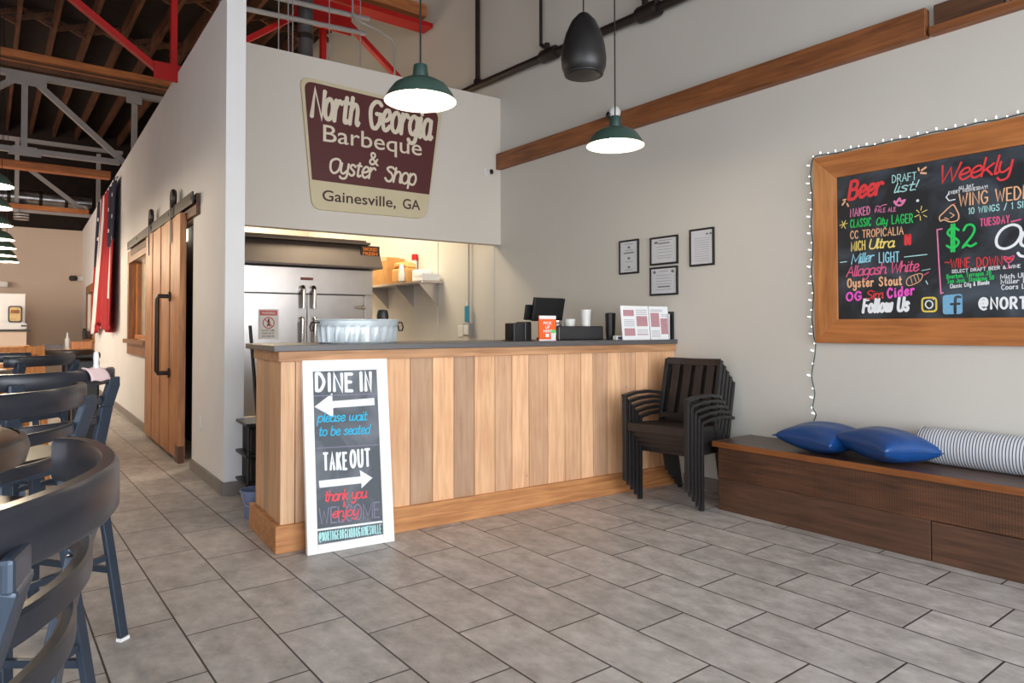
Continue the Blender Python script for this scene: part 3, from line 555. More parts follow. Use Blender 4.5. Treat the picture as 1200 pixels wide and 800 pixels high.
STROKES=[('mint', 0.006, [(0.183, 0.559), (0.227, 0.561)]), ('mint', 0.006, [(0.602, 0.562), (0.734, 0.567)]), ('pink', 0.008, [(0.823, 0.718), (0.795, 0.716), (0.802, 0.519), (0.811, 0.319), (0.823, 0.322)]), ('rose', 0.008, [(1.185, 0.718), (1.23, 0.725)]), ('yellow', 0.005, [(0.182, 0.816), (0.236, 0.825)]), ('yellow', 0.005, [(0.198, 0.844), (0.221, 0.791)]), ('yellow', 0.005, [(0.224, 0.844), (0.194, 0.797)]), ('yellow', 0.005, [(0.667, 0.813), (0.693, 0.823)]), ('yellow', 0.005, [(0.708, 0.835), (0.738, 0.847)]), ('yellow', 0.005, [(0.703, 0.851), (0.708, 0.875)]), ('yellow', 0.005, [(0.678, 0.855), (0.693, 0.837)]), ('yellow', 0.005, [(0.718, 0.817), (0.737, 0.804)]), ('yellow', 0.005, [(0.698, 0.814), (0.7, 0.787)]), ('peach', 0.012, [(0.202, 0.956), (0.22, 0.977)]), ('peach', 0.01, [(0.208, 0.988), (0.226, 0.991)]), ('peach', 0.01, [(0.243, 0.941), (0.235, 0.96)]), ('peach', 0.012, [(0.706, 1.087), (0.736, 1.079)]), ('peach', 0.012, [(0.711, 1.103), (0.736, 1.117)]), ('peach', 0.01, [(0.696, 1.103), (0.692, 1.12)]), ('pink', 0.014, [(0.544, 0.929), (0.56, 0.905), (0.586, 0.901), (0.607, 0.928), (0.586, 0.923), (0.576, 0.944), (0.56, 0.924), (0.544, 0.929)]), ('pink', 0.005, [(0.425, 0.91), (0.442, 0.915), (0.452, 0.904), (0.469, 0.915), (0.496, 0.917)]), ('white', 0.018, [(0.684, 0.914), (0.686, 0.914)]), ('red', 0.02, [(0.612, 0.699), (0.611, 0.644)]), ('red', 0.02, [(0.635, 0.699), (0.634, 0.644)]), ('red', 0.02, [(0.624, 0.697), (0.623, 0.659)]), ('peach', 0.005, [(0.611, 0.396), (0.621, 0.423), (0.652, 0.44), (0.693, 0.449), (0.707, 0.437), (0.697, 0.408), (0.667, 0.388), (0.626, 0.376), (0.611, 0.396)]), ('peach', 0.004, [(0.637, 0.428), (0.646, 0.389)]), ('peach', 0.004, [(0.657, 0.437), (0.669, 0.399)]), ('peach', 0.004, [(0.677, 0.442), (0.687, 0.408)]), ('mint', 0.004, [(0.703, 0.467), (0.752, 0.474)]), ('rose', 0.006, [(0.717, 0.439), (0.742, 0.454)]), ('mint', 0.006, [(0.727, 0.401), (0.736, 0.379)]), ('peach', 0.007, [(0.815, 0.767), (0.81, 0.794), (0.834, 0.818), (0.863, 0.845), (0.887, 0.858), (0.905, 0.824), (0.916, 0.791), (0.909, 0.761), (0.871, 0.755), (0.834, 0.773), (0.815, 0.767)]), ('peach', 0.005, [(0.839, 0.785), (0.862, 0.772)]), ('peach', 0.005, [(0.867, 0.813), (0.891, 0.794), (0.872, 0.781)]), ('red', 0.006, [(0.873, 0.854), (0.896, 0.864)]), ('white', 0.006, [(0.864, 0.932), (0.848, 0.911), (0.864, 0.887), (0.897, 0.89)]), ('rose', 0.005, [(1.146, 0.519), (1.152, 0.496), (1.169, 0.483), (1.188, 0.496), (1.194, 0.52), (1.169, 0.512), (1.146, 0.519)]), ('rose', 0.005, [(1.169, 0.483), (1.168, 0.45)]), ('rose', 0.005, [(1.156, 0.449), (1.183, 0.452)]), ('red', 0.012, [(1.156, 0.503), (1.184, 0.504)]), ('red', 0.005, [(0.835, 0.506), (0.844, 0.513), (0.854, 0.504), (0.863, 0.511)]), ('white', 0.008, [(0.722, 0.25), (0.73, 0.272), (0.75, 0.274), (0.764, 0.255), (0.756, 0.233), (0.737, 0.229), (0.722, 0.25)]), ('white', 0.008, [(0.767, 0.284), (0.769, 0.284)])]
for t, c, st, a, b, c_, d, h, w in BOARD:
    q = MB(); write(q, t, a, b, c_, d, h, w * 1.12, st, BO, BU, BV, BN, 0.0); q.build('chalk_lettering', INK[c], cb)
for c, w, pts in STROKES:
    q = MB(); ribbon(q, catmull(pts, 4, pts[0] == pts[-1]) if len(pts) > 5 else pts, w, BO, BU, BV, BN, .0006); q.build('chalk_doodle', INK[c], cb)
q = MB(); ic = rounded([(.703, .208), (.784, .208), (.784, .294), (.703, .294)], .022); ribbon(q, ic + [ic[0], ic[1]], .011, BO, BU, BV, BN, .0004); q.build('photo_icon', INK['gold'], cb)
q = MB(); ic = rounded([(.82, .188), (.928, .19), (.928, .312), (.82, .306)], .018); q.add([BO + BU * p[0] + BV * p[1] for p in ic], [tuple(range(len(ic)))]); q.build('social_icon', INK['sky'], cb)
q = MB(); ribbon(q, catmull([(.917, .292), (.9, .294), (.89, .278), (.888, .196)], 5), .016, BO, BU, BV, BN, .0006); ribbon(q, [(.866, .25), (.912, .252)], .014, BO, BU, BV, BN, .0006); q.build('social_icon_letter', M_chalk, cb)

# fairy lights around the chalkboard
fl = thing('fairy_lights', 'string of small cool white fairy lights draped around the chalkboard frame', 'string lights', (XW, 2.59, .66))
path = [(-.012, .0, 0), (-.012, -.018, .05), (-.014, .005, .1), (-.012, -.01, .2), (-.012, .012, .32), (-.012, -.012, .46), (-.012, -.02, .56)]
path += [(-.03, -.012 + .006 * math.sin(z * 19), z) for z in [.6 + .06 * i for i in range(21)]]
path += [(-.03, -.03, 1.885)] + [(-.025, -.03 - .08 * i, 1.888 + .004 * math.sin(i * 2.1)) for i in range(1, 27)]
cat = catmull(path, 3)
MB().tube(cat, .0035, 6).build('cable', plain('dark_green_cable', rgb(40, 60, 52), .5), fl, smooth=True)
acc = 0; nb = 0; lastp = Vector(cat[0])
for p in cat[1:]:
    p = Vector(p); acc += (p - lastp).length; lastp = p
    if acc > .052 and nb < 74:
        acc = 0; nb += 1
        sd = 1 if nb % 2 else -1
        if p.z < 1.87: e = p + Vector((-.004, .016 + .008 * sd, .006 * sd))
        else: e = p + Vector((-.004, 0, .012 + .005 * sd))
        b = MB().tube([p, (p + e) / 2], .004, 6); MB().tube([(p + e) / 2, e, e + (e - p) * .35], [.0035, .004, .0015], 8).build('bulb', M_led, fl)

# ------------------------------------------------------------ framed certificates
def cert(nm_label, y0, y1, za, zb, style):
    o = thing('picture_frame', nm_label, 'picture frame', (XW, y0, za), 0, 'framed certificates on the right wall')
    w = y0 - y1; h = zb - za; f = .016
    MB().box((-.018, -f, 0), (0, 0, h)).box((-.018, -w, 0), (0, -w + f, h)).box((-.018, -w + f, 0), (0, -f, f)).box((-.018, -w + f, h - f), (0, -f, h)).build('frame', M_black, o, bevel=.002)
    bx('certificate', (-.01, -w + f, f), (-.003, -f, h - f), M_cert, o)
    O = Vector((-.0105, 0, 0)); q = MB()
    def ln(a, b, zz, t): ribbon(q, [(w * a, h * zz), (w * b, h * zz)], t, O, Vector((0, -1, 0)), Vector((0, 0, 1)), Vector((-1, 0, 0)), .0003)
    if style == 0:
        for zz in (.78, .46, .2): ln(.47, .53, zz, .022)
        ln(.25, .75, .62, .012)
        for zz in (.7, .36, .12, .88): ln(.3, .7, zz, .004)
    elif style == 1:
        ln(.18, .26, .8, .02); ln(.3, .7, .76, .01); ln(.32, .8, .86, .004)
        for zz in (.64, .54, .44, .32, .24): ln(.25, .78, zz, .003)
    elif style == 2:
        ln(.15, .19, .82, .024); ln(.8, .84, .82, .024); ln(.35, .65, .84, .004); ln(.3, .72, .3, .012)
        for zz in (.7, .6, .5, .4, .2): ln(.22, .78, zz, .003)
    else:
        ln(.7, .74, .84, .016); ln(.84, .88, .84, .016)
        for zz in [.74 - .06 * i for i in range(11)]: ln(.2, .8, zz, .0025)
    q.build('print', M_ink, o)
cert('black framed certificate with three dark seals, nearest the service counter', 4.482, 4.24, 1.826, 2.14, 0)
cert('black framed certificate hung above another in the middle of the group', 4.104, 3.793, 1.882, 2.13, 1)
cert('black framed certificate with a dark signature bar, lowest of the group', 4.108, 3.798, 1.613, 1.864, 2)
cert('tall black framed notice of fine print, closest to the chalkboard', 3.67, 3.424, 1.841, 2.153, 3)

# ------------------------------------------------------------ timber beam, pipework, emergency light
bm_ = thing('timber_beam', 'long stained timber beam fixed along the right wall with a spliced dark section', 'beam', (XW, 6.36, 3.155))
bx('beam_run', (-.07, -4.56, 0), (0, 0, .18), M_beam, bm_, bevel=.005)
MB().box((-.07, -4.58, 0), (0, -9.6, .05)).build('ledger_strip', M_beam, bm_, bevel=.003)
bx('recessed_run', (-.045, -4.97, .05), (0, -4.6, .185), M_beam_dark, bm_, bevel=.004)
bx('recessed_run', (-.052, -9.6, .05), (0, -5.0, .185), M_beam_dark, bm_, bevel=.004)
pp = thing('sprinkler_pipe', 'dark iron sprinkler pipe with drops running high along the right wall', 'pipe', (XW - .075, 6.9, 4.18))
MB().tube([(0, .6, .06), (0, -.2, .05), (0, -2.2, -.02), (0, -3.1, -.05), (0, -9, -.2)], .043, 14).build('main_pipe', M_pipe, pp, smooth=True)
for y, z, r in ((-1.5, .005, .062), (-2.85, -.042, .066)):
    MB().tube([(0, y + .12, z + .004), (0, y + .1, z + .003), (0, y - .1, z - .003), (0, y - .12, z - .004)], [r, r + .008, r + .008, r], 14).build('coupling', M_pipe, pp, smooth=True)
    MB().tube([(0, y + .04, z), (0, y + .04, z + .13)], .03, 10).build('outlet_tee', M_pipe, pp, smooth=True)
for y, z, r, zt in ((-.18, .06, .03, 2.2), (-1.36, .14, .018, 2.2), (-2.81, .08, .036, 2.2)):
    MB().tube([(0, y, z), (0, y, zt)], r, 10).build('drop_pipe', M_pipe, pp, smooth=True)
MB().tube([(0, -1.36, .16), (0, -1.4, .12), (0, -1.46, .09)], .022, 10).build('elbow', M_pipe, pp, smooth=True)
MB().lathe([(.03, -.02), (.05, .0), (.05, .05), (.03, .08)], 14, (0, -.18, .06)).build('elbow', M_pipe, pp, smooth=True)
em = thing('dome_camera', 'round white dome camera mounted on the timber beam behind the pendant', 'camera', (XW - .07, 4.43, 3.32))
MB().sphere((-.05, 0, 0), .062, 20, 12, (.9, 1, 1)).build('dome', M_plastic, em, smooth=True)
MB().sphere((-.085, .03, -.02), .034, 16, 10).build('lens', M_black, em, smooth=True)

# ------------------------------------------------------------ pendants and speaker
def pendant(loc, label, power=9):
    o = thing('pendant_lamp', label, 'lamp', loc, 0, 'green pendant lamps')
    MB().tube([(0, 0, .2), (0, 0, 6.3 - loc[2])], .005, 6).build('cord', M_blackm, o)
    MB().lathe([(.03, .205), (.038, .2), (.045, .125), (.043, .12)], 24).build('cap', plain('dark_green_cap', rgb(34, 62, 56), .45) if 'dark_green_cap' not in MATS else MATS['dark_green_cap'], o, smooth=True)
    MB().lathe([(.04, .125), (.1, .112), (.145, .085), (.178, .04), (.2, .0)], 40, cap=False).build('shade', M_lampg, o, smooth=True)
    MB().lathe([(.004, .118), (.1, .107), (.142, .081), (.175, .037), (.1975, .0)], 40, cap=False).build('shade_lining', M_lampw, o, smooth=True)
    MB().lathe([(.004, .105), (.024, .1), (.026, .075), (.04, .05), (.042, .035), (.03, .015), (.004, .008)], 20).build('bulb', M_bulb, o, smooth=True)
    l = point('lamp_light', (0, 0, -.01), power, (1.0, .82, .58), .05); l.parent = o
    return o
p1 = pendant((1.89, 3.293, 2.58), 'green enamel pendant lamp hanging in front of the maroon sign', 9)
pendant((3.423, 3.292, 2.58), 'green enamel pendant lamp hanging in front of the timber beam', 9)
places = ['nearest', 'second', 'third', 'fourth', 'fifth', 'sixth', 'farthest']
for (x, y), wd in zip([(-.009, 7.514), (.013, 8.877), (.051, 10.353), (.118, 11.997), (.174, 13.236), (.211, 14.618), (.295, 15.916)], places):
    pendant((x, y, 2.58), '%s green pendant lamp in the row down the dining hall at far left' % wd, 42)
sp = thing('pendant_speaker', 'black teardrop pendant speaker hanging between the two green pendant lamps', 'speaker', (2.618, 2.755, 2.72))
MB().lathe([(.004, .0), (.09, .006), (.112, .03), (.122, .055), (.126, .1), (.118, .17), (.1, .24), (.068, .31), (.03, .352), (.012, .362), (.004, .364)], 40).build('body', M_blackm, sp, smooth=True)
MB().tube([(.102 * math.cos(t), .102 * math.sin(t), .016) for t in [2 * PI * i / 40 for i in range(41)]], .007, 8, cap=False).build('grille_ring', M_black, sp, smooth=True)
MB().tube([(0, 0, .36), (0, 0, 3.58)], .004, 6).build('cable', M_blackm, sp)

# ------------------------------------------------------------ bench with cushions
bn = thing('storage_bench', 'long dark rough sawn wooden bench against the right wall', 'bench', (4.268, 3.085, 0))
YE = -4.2; D = XW - 4.268 - .004
q = MB(); q.box((0, YE, .233), (.03, 0, .458)); q.build('upper_board', M_bench, bn, bevel=.003)
q = MB(); q.box((.002, -1.42, 0), (.03, 0, .232)); q.box((.004, YE, 0), (.03, -1.425, .228)); q.build('lower_board', M_bench_low, bn, bevel=.003)
q = MB(); q.box((.03, -.03, 0), (D, 0, .458)); q.build('end_panel', M_bench_low, bn)
bx('seat_top', (-.028, YE, .459), (D, .03, .5), M_bench_top, bn, bevel=.004)
bx('seat_edge', (-.031, YE, .46), (-.0285, .03, .499), M_bench_edge, bn)
def cushion(name, label, loc, size, th, rotz, tilt, mat, grp):
    o = thing(name, label, 'cushion', loc, rotz, grp); o.rotation_euler = (tilt[0], tilt[1], rotz)
    n = 22; vs = []; fs = []
    def P(i, j, s):
        u = -1 + 2 * i / n; v = -1 + 2 * j / n
        f = max(0, (1 - u * u) * (1 - v * v)) ** .45
        k = 1 - .1 * (1 - u * u) * v * v; k2 = 1 - .1 * (1 - v * v) * u * u
        wr = .003 * math.sin(u * 9 + v * 4) * f
        return (u * size / 2 * k2, v * size / 2 * k, s * (f * th / 2 + (wr if f > .02 else 0)))
    for s in (1, -1):
        for i in range(n + 1):
            for j in range(n + 1): vs.append(P(i, j, s))
    st = (n + 1) ** 2
    for i in range(n):
        for j in range(n):
            a = i * (n + 1) + j; fs.append((a, a + n + 1, a + n + 2, a + 1)); b = a + st; fs.append((b, b + 1, b + n + 2, b + n + 1))
    mb = MB(); mb.add(vs, fs); ob = mb.build('cover', mat, o, smooth=True)
    bm = bmesh.new(); bm.from_mesh(ob.data); bmesh.ops.remove_doubles(bm, verts=bm.verts, dist=.0015); bmesh.ops.recalc_face_normals(bm, faces=bm.faces); bm.to_mesh(ob.data); bm.free()
    pts = [(size / 2 * a * (1 if not (a and b) else 1), size / 2 * b, 0) for a, b in ((-1, -1), (0, -.9), (1, -1), (.9, 0), (1, 1), (0, .9), (-1, 1), (-.9, 0), (-1, -1))]
    MB().tube(pts, .004, 6, cap=False).build('seam_piping', mat, o, smooth=True)
    return o
cushion('throw_pillow', 'royal blue satin pillow lying farther from the camera, partly under the other one', (4.44, 2.37, .6), .46, .19, math.radians(-12), (.03, -.04), M_blue, 'blue pillows on the bench')
cushion('throw_pillow', 'royal blue satin pillow on the bench beside the striped bolster', (4.41, 1.955, .608), .45, .2, math.radians(-24), (.06, .06), M_blue, 'blue pillows on the bench')
bo = thing('bolster', 'navy and white striped bolster cushion lying along the back of the bench', 'cushion', (4.6, 1.85, .61))
MB().tube([(0, y, 0) for y in [0, -.004, -.015, -.04, -.1, -.3, -.6, -.75, -.79, -.8]], [.03, .07, .095, .106, .109, .11, .109, .1, .08, .03], 32).build('cover', M_stripe, bo, smooth=True)
MB().tube([(.105 * math.cos(t), -.03, .105 * math.sin(t)) for t in [2 * PI * i / 32 for i in range(33)]], .004, 6, cap=False).build('seam_piping', M_stripe, bo, smooth=True)

# ------------------------------------------------------------ stacked patio chairs
FD = Vector((-.988, -.155, 0))
ang = math.atan2(FD.y, FD.x) - math.pi / 2       # local +Y is the way the chair faces
def patio_chair(loc, label):
    o = thing('stacking_armchair', label, 'chair', loc, ang, 'stacked black armchairs')
    w = .262; t = .03
    for s in (-1, 1):
        fl_ = MB().bar((s * w, .26, 0), (s * w, .26, .64), .035, .03, (0, 1, 0)).build('front_leg', M_blackm, o, bevel=.004)
        MB().bar((s * (w - .03), -.3, 0), (s * (w - .03), -.2, .43), .03, .038, (0, 1, 0)).bar((s * (w - .03), -.2, .43), (s * (w - .03), -.315, .9), .03, .038, (0, 1, 0)).build('rear_leg', M_blackm, o, bevel=.003)
        pts = [(s * w, .275, .635), (s * w, .12, .652), (s * w, -.05, .652), (s * (w - .005), -.2, .632), (s * (w - .012), -.26, .62)]
        q = MB()
        for a, b in zip(pts, pts[1:]): q.bar(a, b, .045, .024)
        q.build('armrest', M_blackm, o, bevel=.003)
        MB().bar((s * (w - .02), .25, .415), (s * (w - .035), -.2, .39), .022, .04).build('side_rail', M_blackm, o)
        MB().lathe([(.016, -.004), (.02, 0), (.02, .012)], 10, (s * w, .26, 0)).build('foot_cap', M_black, fl_)
    q = MB()
    for k in range(7): y0 = .24 - k * .066; q.box((-w + .03, y0 - .058, .422 - k * .004), (w - .03, y0, .434 - k * .004))
    q.build('seat', M_slat, o, bevel=.002)
    MB().box((-w + .02, .238, .375), (w - .02, .262, .436)).build('seat_front_rail', M_slat, o, bevel=.003)
    q = MB(); pts = [(-.23, -.31, .885), (-.12, -.328, .882), (0, -.333, .88), (.12, -.328, .882), (.23, -.31, .885)]
    for a, b in zip(pts, pts[1:]): q.bar(a, b, .028, .055)
    q.build('top_rail', M_slat, o, bevel=.003)
    MB().bar((-.23, -.2, .46), (.23, -.2, .46), .024, .04).build('lower_back_rail', M_slat, o)
    for k in range(4):
        x = -.152 + k * .101
        MB().bar((x, -.206, .46), (x, -.325 + .06 * (x / .2) ** 2 * .2, .865), .062, .012, (0, 1, 0)).build('back_slat', M_slat, o, bevel=.002)
    return o
bc = (Vector((4.06, 3.649, 0)) + Vector((4.138, 3.146, 0))) / 2 - FD * .26
ch = patio_chair(bc, 'black slatted armchair standing on the floor, bottom of the stack')
bpy.context.view_layer.update()
for k, nm in enumerate(('black slatted armchair second from the bottom of the stack by the bench', 'black slatted armchair in the middle of the stack by the bench', 'black slatted armchair second from the top of the stack by the bench', 'black slatted armchair on the top of the stack, its back and seat in full view')):
    dup(ch, nm, bc + FD * .05 * (k + 1) + Vector((0, 0, .044 * (k + 1))))

# ------------------------------------------------------------ things on the counter
def cthing(name, label, cat, s, off, rz=0, grp=None): return thing(name, label, cat, Cw(s, off, ZC), CTH + rz, grp)
tb = cthing('galvanised_tub', 'oval ribbed galvanised tub standing on the worktop under the sign', 'tub', .60, .36)
n = 96; q = MB(); vs = []; fs = []
prof = [(.255, 0, 0), (.262, .004, 0), (.27, .01, 1), (.276, .1, 1), (.278, .115, 0), (.285, .125, 0), (.286, .15, 0), (.288, .155, 0), (.284, .156, 0), (.278, .15, 0), (.272, .1, 0), (.258, .01, 0)]
for r, z, rib in prof:
    for k in range(n):
        a = 2 * PI * k / n; rr = r + (rib * .007 * (1 if k % 4 < 2 else -1)); vs.append((rr * math.cos(a), rr * .62 * math.sin(a), z))
for i in range(len(prof) - 1):
    for k in range(n): fs.append((i * n + k, i * n + (k + 1) % n, (i + 1) * n + (k + 1) % n, (i + 1) * n + k))
fs.append(tuple(range(n))); fs.append(tuple(range((len(prof) - 1) * n, len(prof) * n)))
q.add(vs, fs).build('basin', M_galv, tb, smooth=True)
MB().tube([(.288 * math.cos(t), .288 * .62 * math.sin(t), .157) for t in [2 * PI * i / 64 for i in range(65)]], .006, 8, cap=False).build('rolled_rim', M_galv, tb, smooth=True)
for s in (-1, 1):
    MB().tube([(s * .278, -.045, .14), (s * .305, -.045, .142), (s * .318, -.04, .11), (s * .315, -.03, .085), (s * .315, .03, .085), (s * .318, .04, .11), (s * .305, .045, .142), (s * .278, .045, .14)], .005, 8).build('handle', M_pipe, tb, smooth=True)
pr = cthing('receipt_printer', 'small black receipt printer at the left of the pick up card', 'printer', 1.84, .3)
bx('printer_body', (0, 0, 0), (.1, .13, .14), M_black, pr, bevel=.006); bx('printer_cover', (.104, .0, .0), (.17, .13, .15), M_black, pr, bevel=.008); bx('base_plate', (-.02, -.01, 0), (.18, .14, .006), M_black, pr)
pc = cthing('pickup_card', 'orange and white pick up here card standing on the worktop', 'card', 1.99, .17, .03)
bx('card_panel', (0, 0, 0), (.165, .012, .196), M_orange, pc)
bx('white_header', (0, -.001, .17), (.165, .0, .196), M_paper, pc); bx('white_footer', (0, -.001, 0), (.165, 0, .012), M_paper, pc)
for t, x, z, w in (('PICK', .04, .128, .085), ('UP', .06, .097, .045), ('HERE', .04, .066, .085)):
    font_text(t, w, .022, 'card_lettering', M_paper, pc, Vector((x, -.0012, z)), Vector((1, 0, 0)), Vector((0, 0, 1)), None, .02)
bx('bag_symbol', (.062, -.0012, .03), (.096, 0, .055), M_paper, pc)
cp = MB(); cp.prism([(.118, .005), (.158, .005), (.164, .06), (.112, .06)], .0012, (0, -.0012, 0), (1, 0, 0), (0, 0, 1)); cp.build('cup_picture', M_paper, pc)
cp = MB(); cp.prism(rounded([(.11, .06), (.17, .06), (.158, .088), (.122, .088)], .01), .0014, (0, -.0014, 0), (1, 0, 0), (0, 0, 1)); cp.build('cup_lid_picture', M_green, pc)
dr = cthing('cash_drawer', 'wide black cash drawer on the worktop below the cups', 'cash drawer', 2.235, .3)
bx('drawer_body', (.0, .01, 0), (.52, .2, .115), M_black, dr, bevel=.004); bx('drawer_front', (.05, 0, .006), (.515, .01, .108), plain('charcoal_plastic', rgb(44, 44, 46), .5), dr, bevel=.003); bx('trim_strip', (.042, -.002, .006), (.048, .01, .108), M_chrome, dr)
mo = cthing('till_monitor', 'black till screen seen from behind above the cash drawer', 'monitor', 2.36, .585, .12)
Mt = Matrix.Translation((0, 0, .16)) @ Matrix.Rotation(math.radians(12), 4, 'X')
MB().box((-.175, -.015, 0), (.175, .015, .2), M=Mt).build('screen_housing', M_black, mo, bevel=.006)
MB().box((-.22, .03, .0), (-.12, .05, .13), M=Mt).build('side_screen', M_black, mo, bevel=.004)
MB().box((-.06, -.06, 0), (.1, .06, .02)).box((-.02, -.03, .02), (.06, .02, .2)).build('stand', M_black, mo, bevel=.004)
def cup(label, s, off, r, h, mat, tiers, z=.115):
    o = thing('cup_stack', label, 'cups', Cw(s, off, ZC + z), CTH, 'stacked cups on the cash drawer')
    q = MB(); q.lathe([(r * .86, 0), (r, h * .9), (r * 1.05, h * .9), (r * 1.05, h), (r * .96, h), (r * .9, .01)], 24, cap=True); q.build('cup', mat, o, smooth=True)
    for k in range(1, tiers): MB().tube([(r * .99 * math.cos(t), r * .99 * math.sin(t), h * k / tiers) for t in [2 * PI * i / 24 for i in range(25)]], r * .05, 6, cap=False).build('rim_ring', mat, o, smooth=True)
cup('short squat metallic cup stack on the cash drawer, nearest the pick up card', 2.325, .4, .055, .045, M_chrome, 2); cup('short clear cup stack in the middle of the cash drawer', 2.465, .4, .05, .06, M_clear, 3); cup('tallest clear cup stack at the right of the cash drawer', 2.64, .4, .045, .14, M_clear, 5)
tm = thing('tumbler', 'black tumbler standing behind the white menu cards', 'tumbler', Cw(2.83, .3, ZC), CTH)
MB().lathe([(.036, 0), (.04, .05), (.045, .2), (.046, .22), (.042, .228), (.004, .23)], 24).build('tumbler_body', M_black, tm, smooth=True)
kr = cthing('card_reader', 'small white and blue card reader beside the menu cards', 'card reader', 2.74, .12)
bx('reader_body', (0, 0, 0), (.07, .05, .035), M_plastic, kr, bevel=.005); bx('reader_face', (.012, -.002, .008), (.055, 0, .026), plain('blue_screen', rgb(60, 70, 130), .3), kr)
def menu(label, s, off, w, blocks, rz):
    o = thing('menu_card', label, 'menu', Cw(s, off, ZC), CTH + rz, 'white menu cards on the worktop')
    Mx = Matrix.Rotation(math.radians(-6), 4, 'X')
    MB().box((0, 0, 0), (w, .006, .285), M=Mx).build('card_sheet', M_paper, o)
    q = MB(); r = MB()
    for a, b, c, d, kk in blocks:
        if kk: q.box((a * w, -.0012, b * .285), (c * w, 0, d * .285), M=Mx)
        else:
            for z in [b + i * .045 for i in range(int((d - b) / .045))]: r.box((a * w, -.001, z * .285), (c * w, 0, (z + .012) * .285), M=Mx)
    q.build('rose_blocks', M_rose, o); r.build('print_lines', M_ink, o)
menu('white menu card with rose blocks, closest to the cash drawer', 2.755, .06, .31, [(.08, .7, .46, .88, 1), (.08, .12, .46, .34, 1), (.54, .4, .94, .7, 1), (.08, .4, .46, .66, 0), (.54, .74, .94, .95, 0), (.54, .2, .94, .36, 0), (.54, .14, .94, .17, 1)], 0)
menu('white menu card with two tall rose blocks, closest to the wall', 3.07, .055, .225, [(.06, .38, .5, .8, 1), (.56, .16, .98, .64, 1), (.06, .84, .7, .95, 0), (.06, .08, .5, .34, 0), (.6, .7, .98, .82, 0)], 0)
mh = cthing('menu_holder', 'black upright menu holder at the wall end of the worktop', 'holder', 3.306, .03); MB().box((0, 0, 0), (.012, .13, .24)).box((-.02, .0, 0), (0, .13, .008)).build('holder_plate', M_black, mh, bevel=.002)
bx('clear_sheet', (-.03, .02, .01), (-.02, .12, .22), M_cert, mh)
# ------------------------------------------------------------ kitchen
ko = thing('steel_cabinet_oven', 'tall double door stainless steel smoker cabinet under the hood in the kitchen', 'oven', Hw(.33, 1.9, 0), HTH)
KW = 1.735
bx('cabinet_body', (0, .02, .28), (KW, .95, 2.09), M_steel, ko, bevel=.006)
bx('top_door_panel', (.0, 0, 1.765), (KW, .02, 2.085), M_steel, ko, bevel=.004)
od1 = bx('door', (.0, 0, .3), (.862, .02, 1.75), M_steel, ko, bevel=.004); od2 = bx('door', (.87, 0, .3), (KW - .12, .02, 1.75), M_steel, ko, bevel=.004); bx('door_stile', (KW - .112, 0, .3), (KW, .02, 1.75), M_steel, ko, bevel=.004)
MB().box((-.01, .012, 1.752), (KW - .1, .021, 1.763)).box((.862, .012, .3), (.87, .021, 1.76)).box((KW - .12, .012, .3), (KW - .112, .021, 1.76)).build('door_gasket', M_black, ko)
for x, za, zb in ((.795, 1.58, 1.83), (.93, 1.58, 1.83), (.785, 1.15, 1.44), (.945, 1.15, 1.44)):
    q = MB(); q.tube([(x, 0, zb - .03), (x, -.06, zb), (x, -.075, zb - .02), (x, -.075, za)], [.03, .034, .03, .027], 12); q.build('handle', M_chrome, od1 if x < .86 else od2, smooth=True)
MB().tube([(KW - .12, -.02, 1.6), (KW - .16, -.03, 1.6), (KW - .27, -.035, 1.6)], [.03, .022, .012], 10).build('latch', M_chrome, od2, smooth=True)
bx('maker_plate', (.78, -.004, 1.93), (.94, 0, 1.965), plain('maroon_plate', rgb(120, 56, 48), .5), ko)
for x in (.05, KW - .1): bx('leg', (x, .1, 0), (x + .05, .8, .28), M_black, ko)
ws = thing('warning_sign', 'white paper warning notice with a red header taped to the steel cabinet', 'sign', Hw(.61, 1.893, 1.2), HTH)
bx('paper', (0, -.004, 0), (.235, .0, .36), M_paper, ws)
bx('red_header', (.012, -.0055, .285), (.215, -.004, .345), plain('notice_red', rgb(206, 92, 92), .7), ws)
q = MB(); ribbon(q, [(.115 + .065 * math.cos(t), .195 + .065 * math.sin(t)) for t in [2 * PI * i / 28 for i in range(29)]], .012, Vector((0, -.0056, 0)), Vector((1, 0, 0)), Vector((0, 0, 1)), Vector((0, -1, 0))); ribbon(q, [(.07, .24), (.16, .15)], .012, Vector((0, -.0056, 0)), Vector((1, 0, 0)), Vector((0, 0, 1)), Vector((0, -1, 0))); q.build('prohibition_ring', MATS['notice_red'], ws)
q = MB(); 
for pts, w in (([(.115, .235), (.118, .235)], .02), ([(.115, .22), (.113, .19)], .022), ([(.113, .19), (.1, .155)], .012), ([(.113, .19), (.128, .157)], .012), ([(.1, .21), (.132, .2)], .01)): ribbon(q, pts, w, Vector((0, -.005, 0)), Vector((1, 0, 0)), Vector((0, 0, 1)), Vector((0, -1, 0)))
q.build('figure_symbol', M_inkd, ws)
font_text('WARNING', .16, .03, 'header_lettering', M_paper, ws, Vector((.034, -.006, .3)), Vector((1, 0, 0)), Vector((0, 0, 1)), None, .02)
for t, z in (('DO NOT CLIMB', .095), ('STAND OR SIT', .06), ('ON SHELVES', .025)): font_text(t, .15, .02, 'notice_lettering', M_inkd, ws, Vector((.035, -.0046, z)), Vector((1, 0, 0)), Vector((0, 0, 1)), None, .01)
hd = thing('exhaust_hood', 'dark steel exhaust hood above the smoker cabinet', 'hood', Hw(.2, 1.72, 2.1), HTH)
MB().prism([(0, 0), (0, .02), (.16, .31), (1.0, .31), (1.0, 0)], 1.93, (0, 0, 0), (0, 1, 0), (0, 0, 1)).build('hood_shell', M_steel_d, hd)
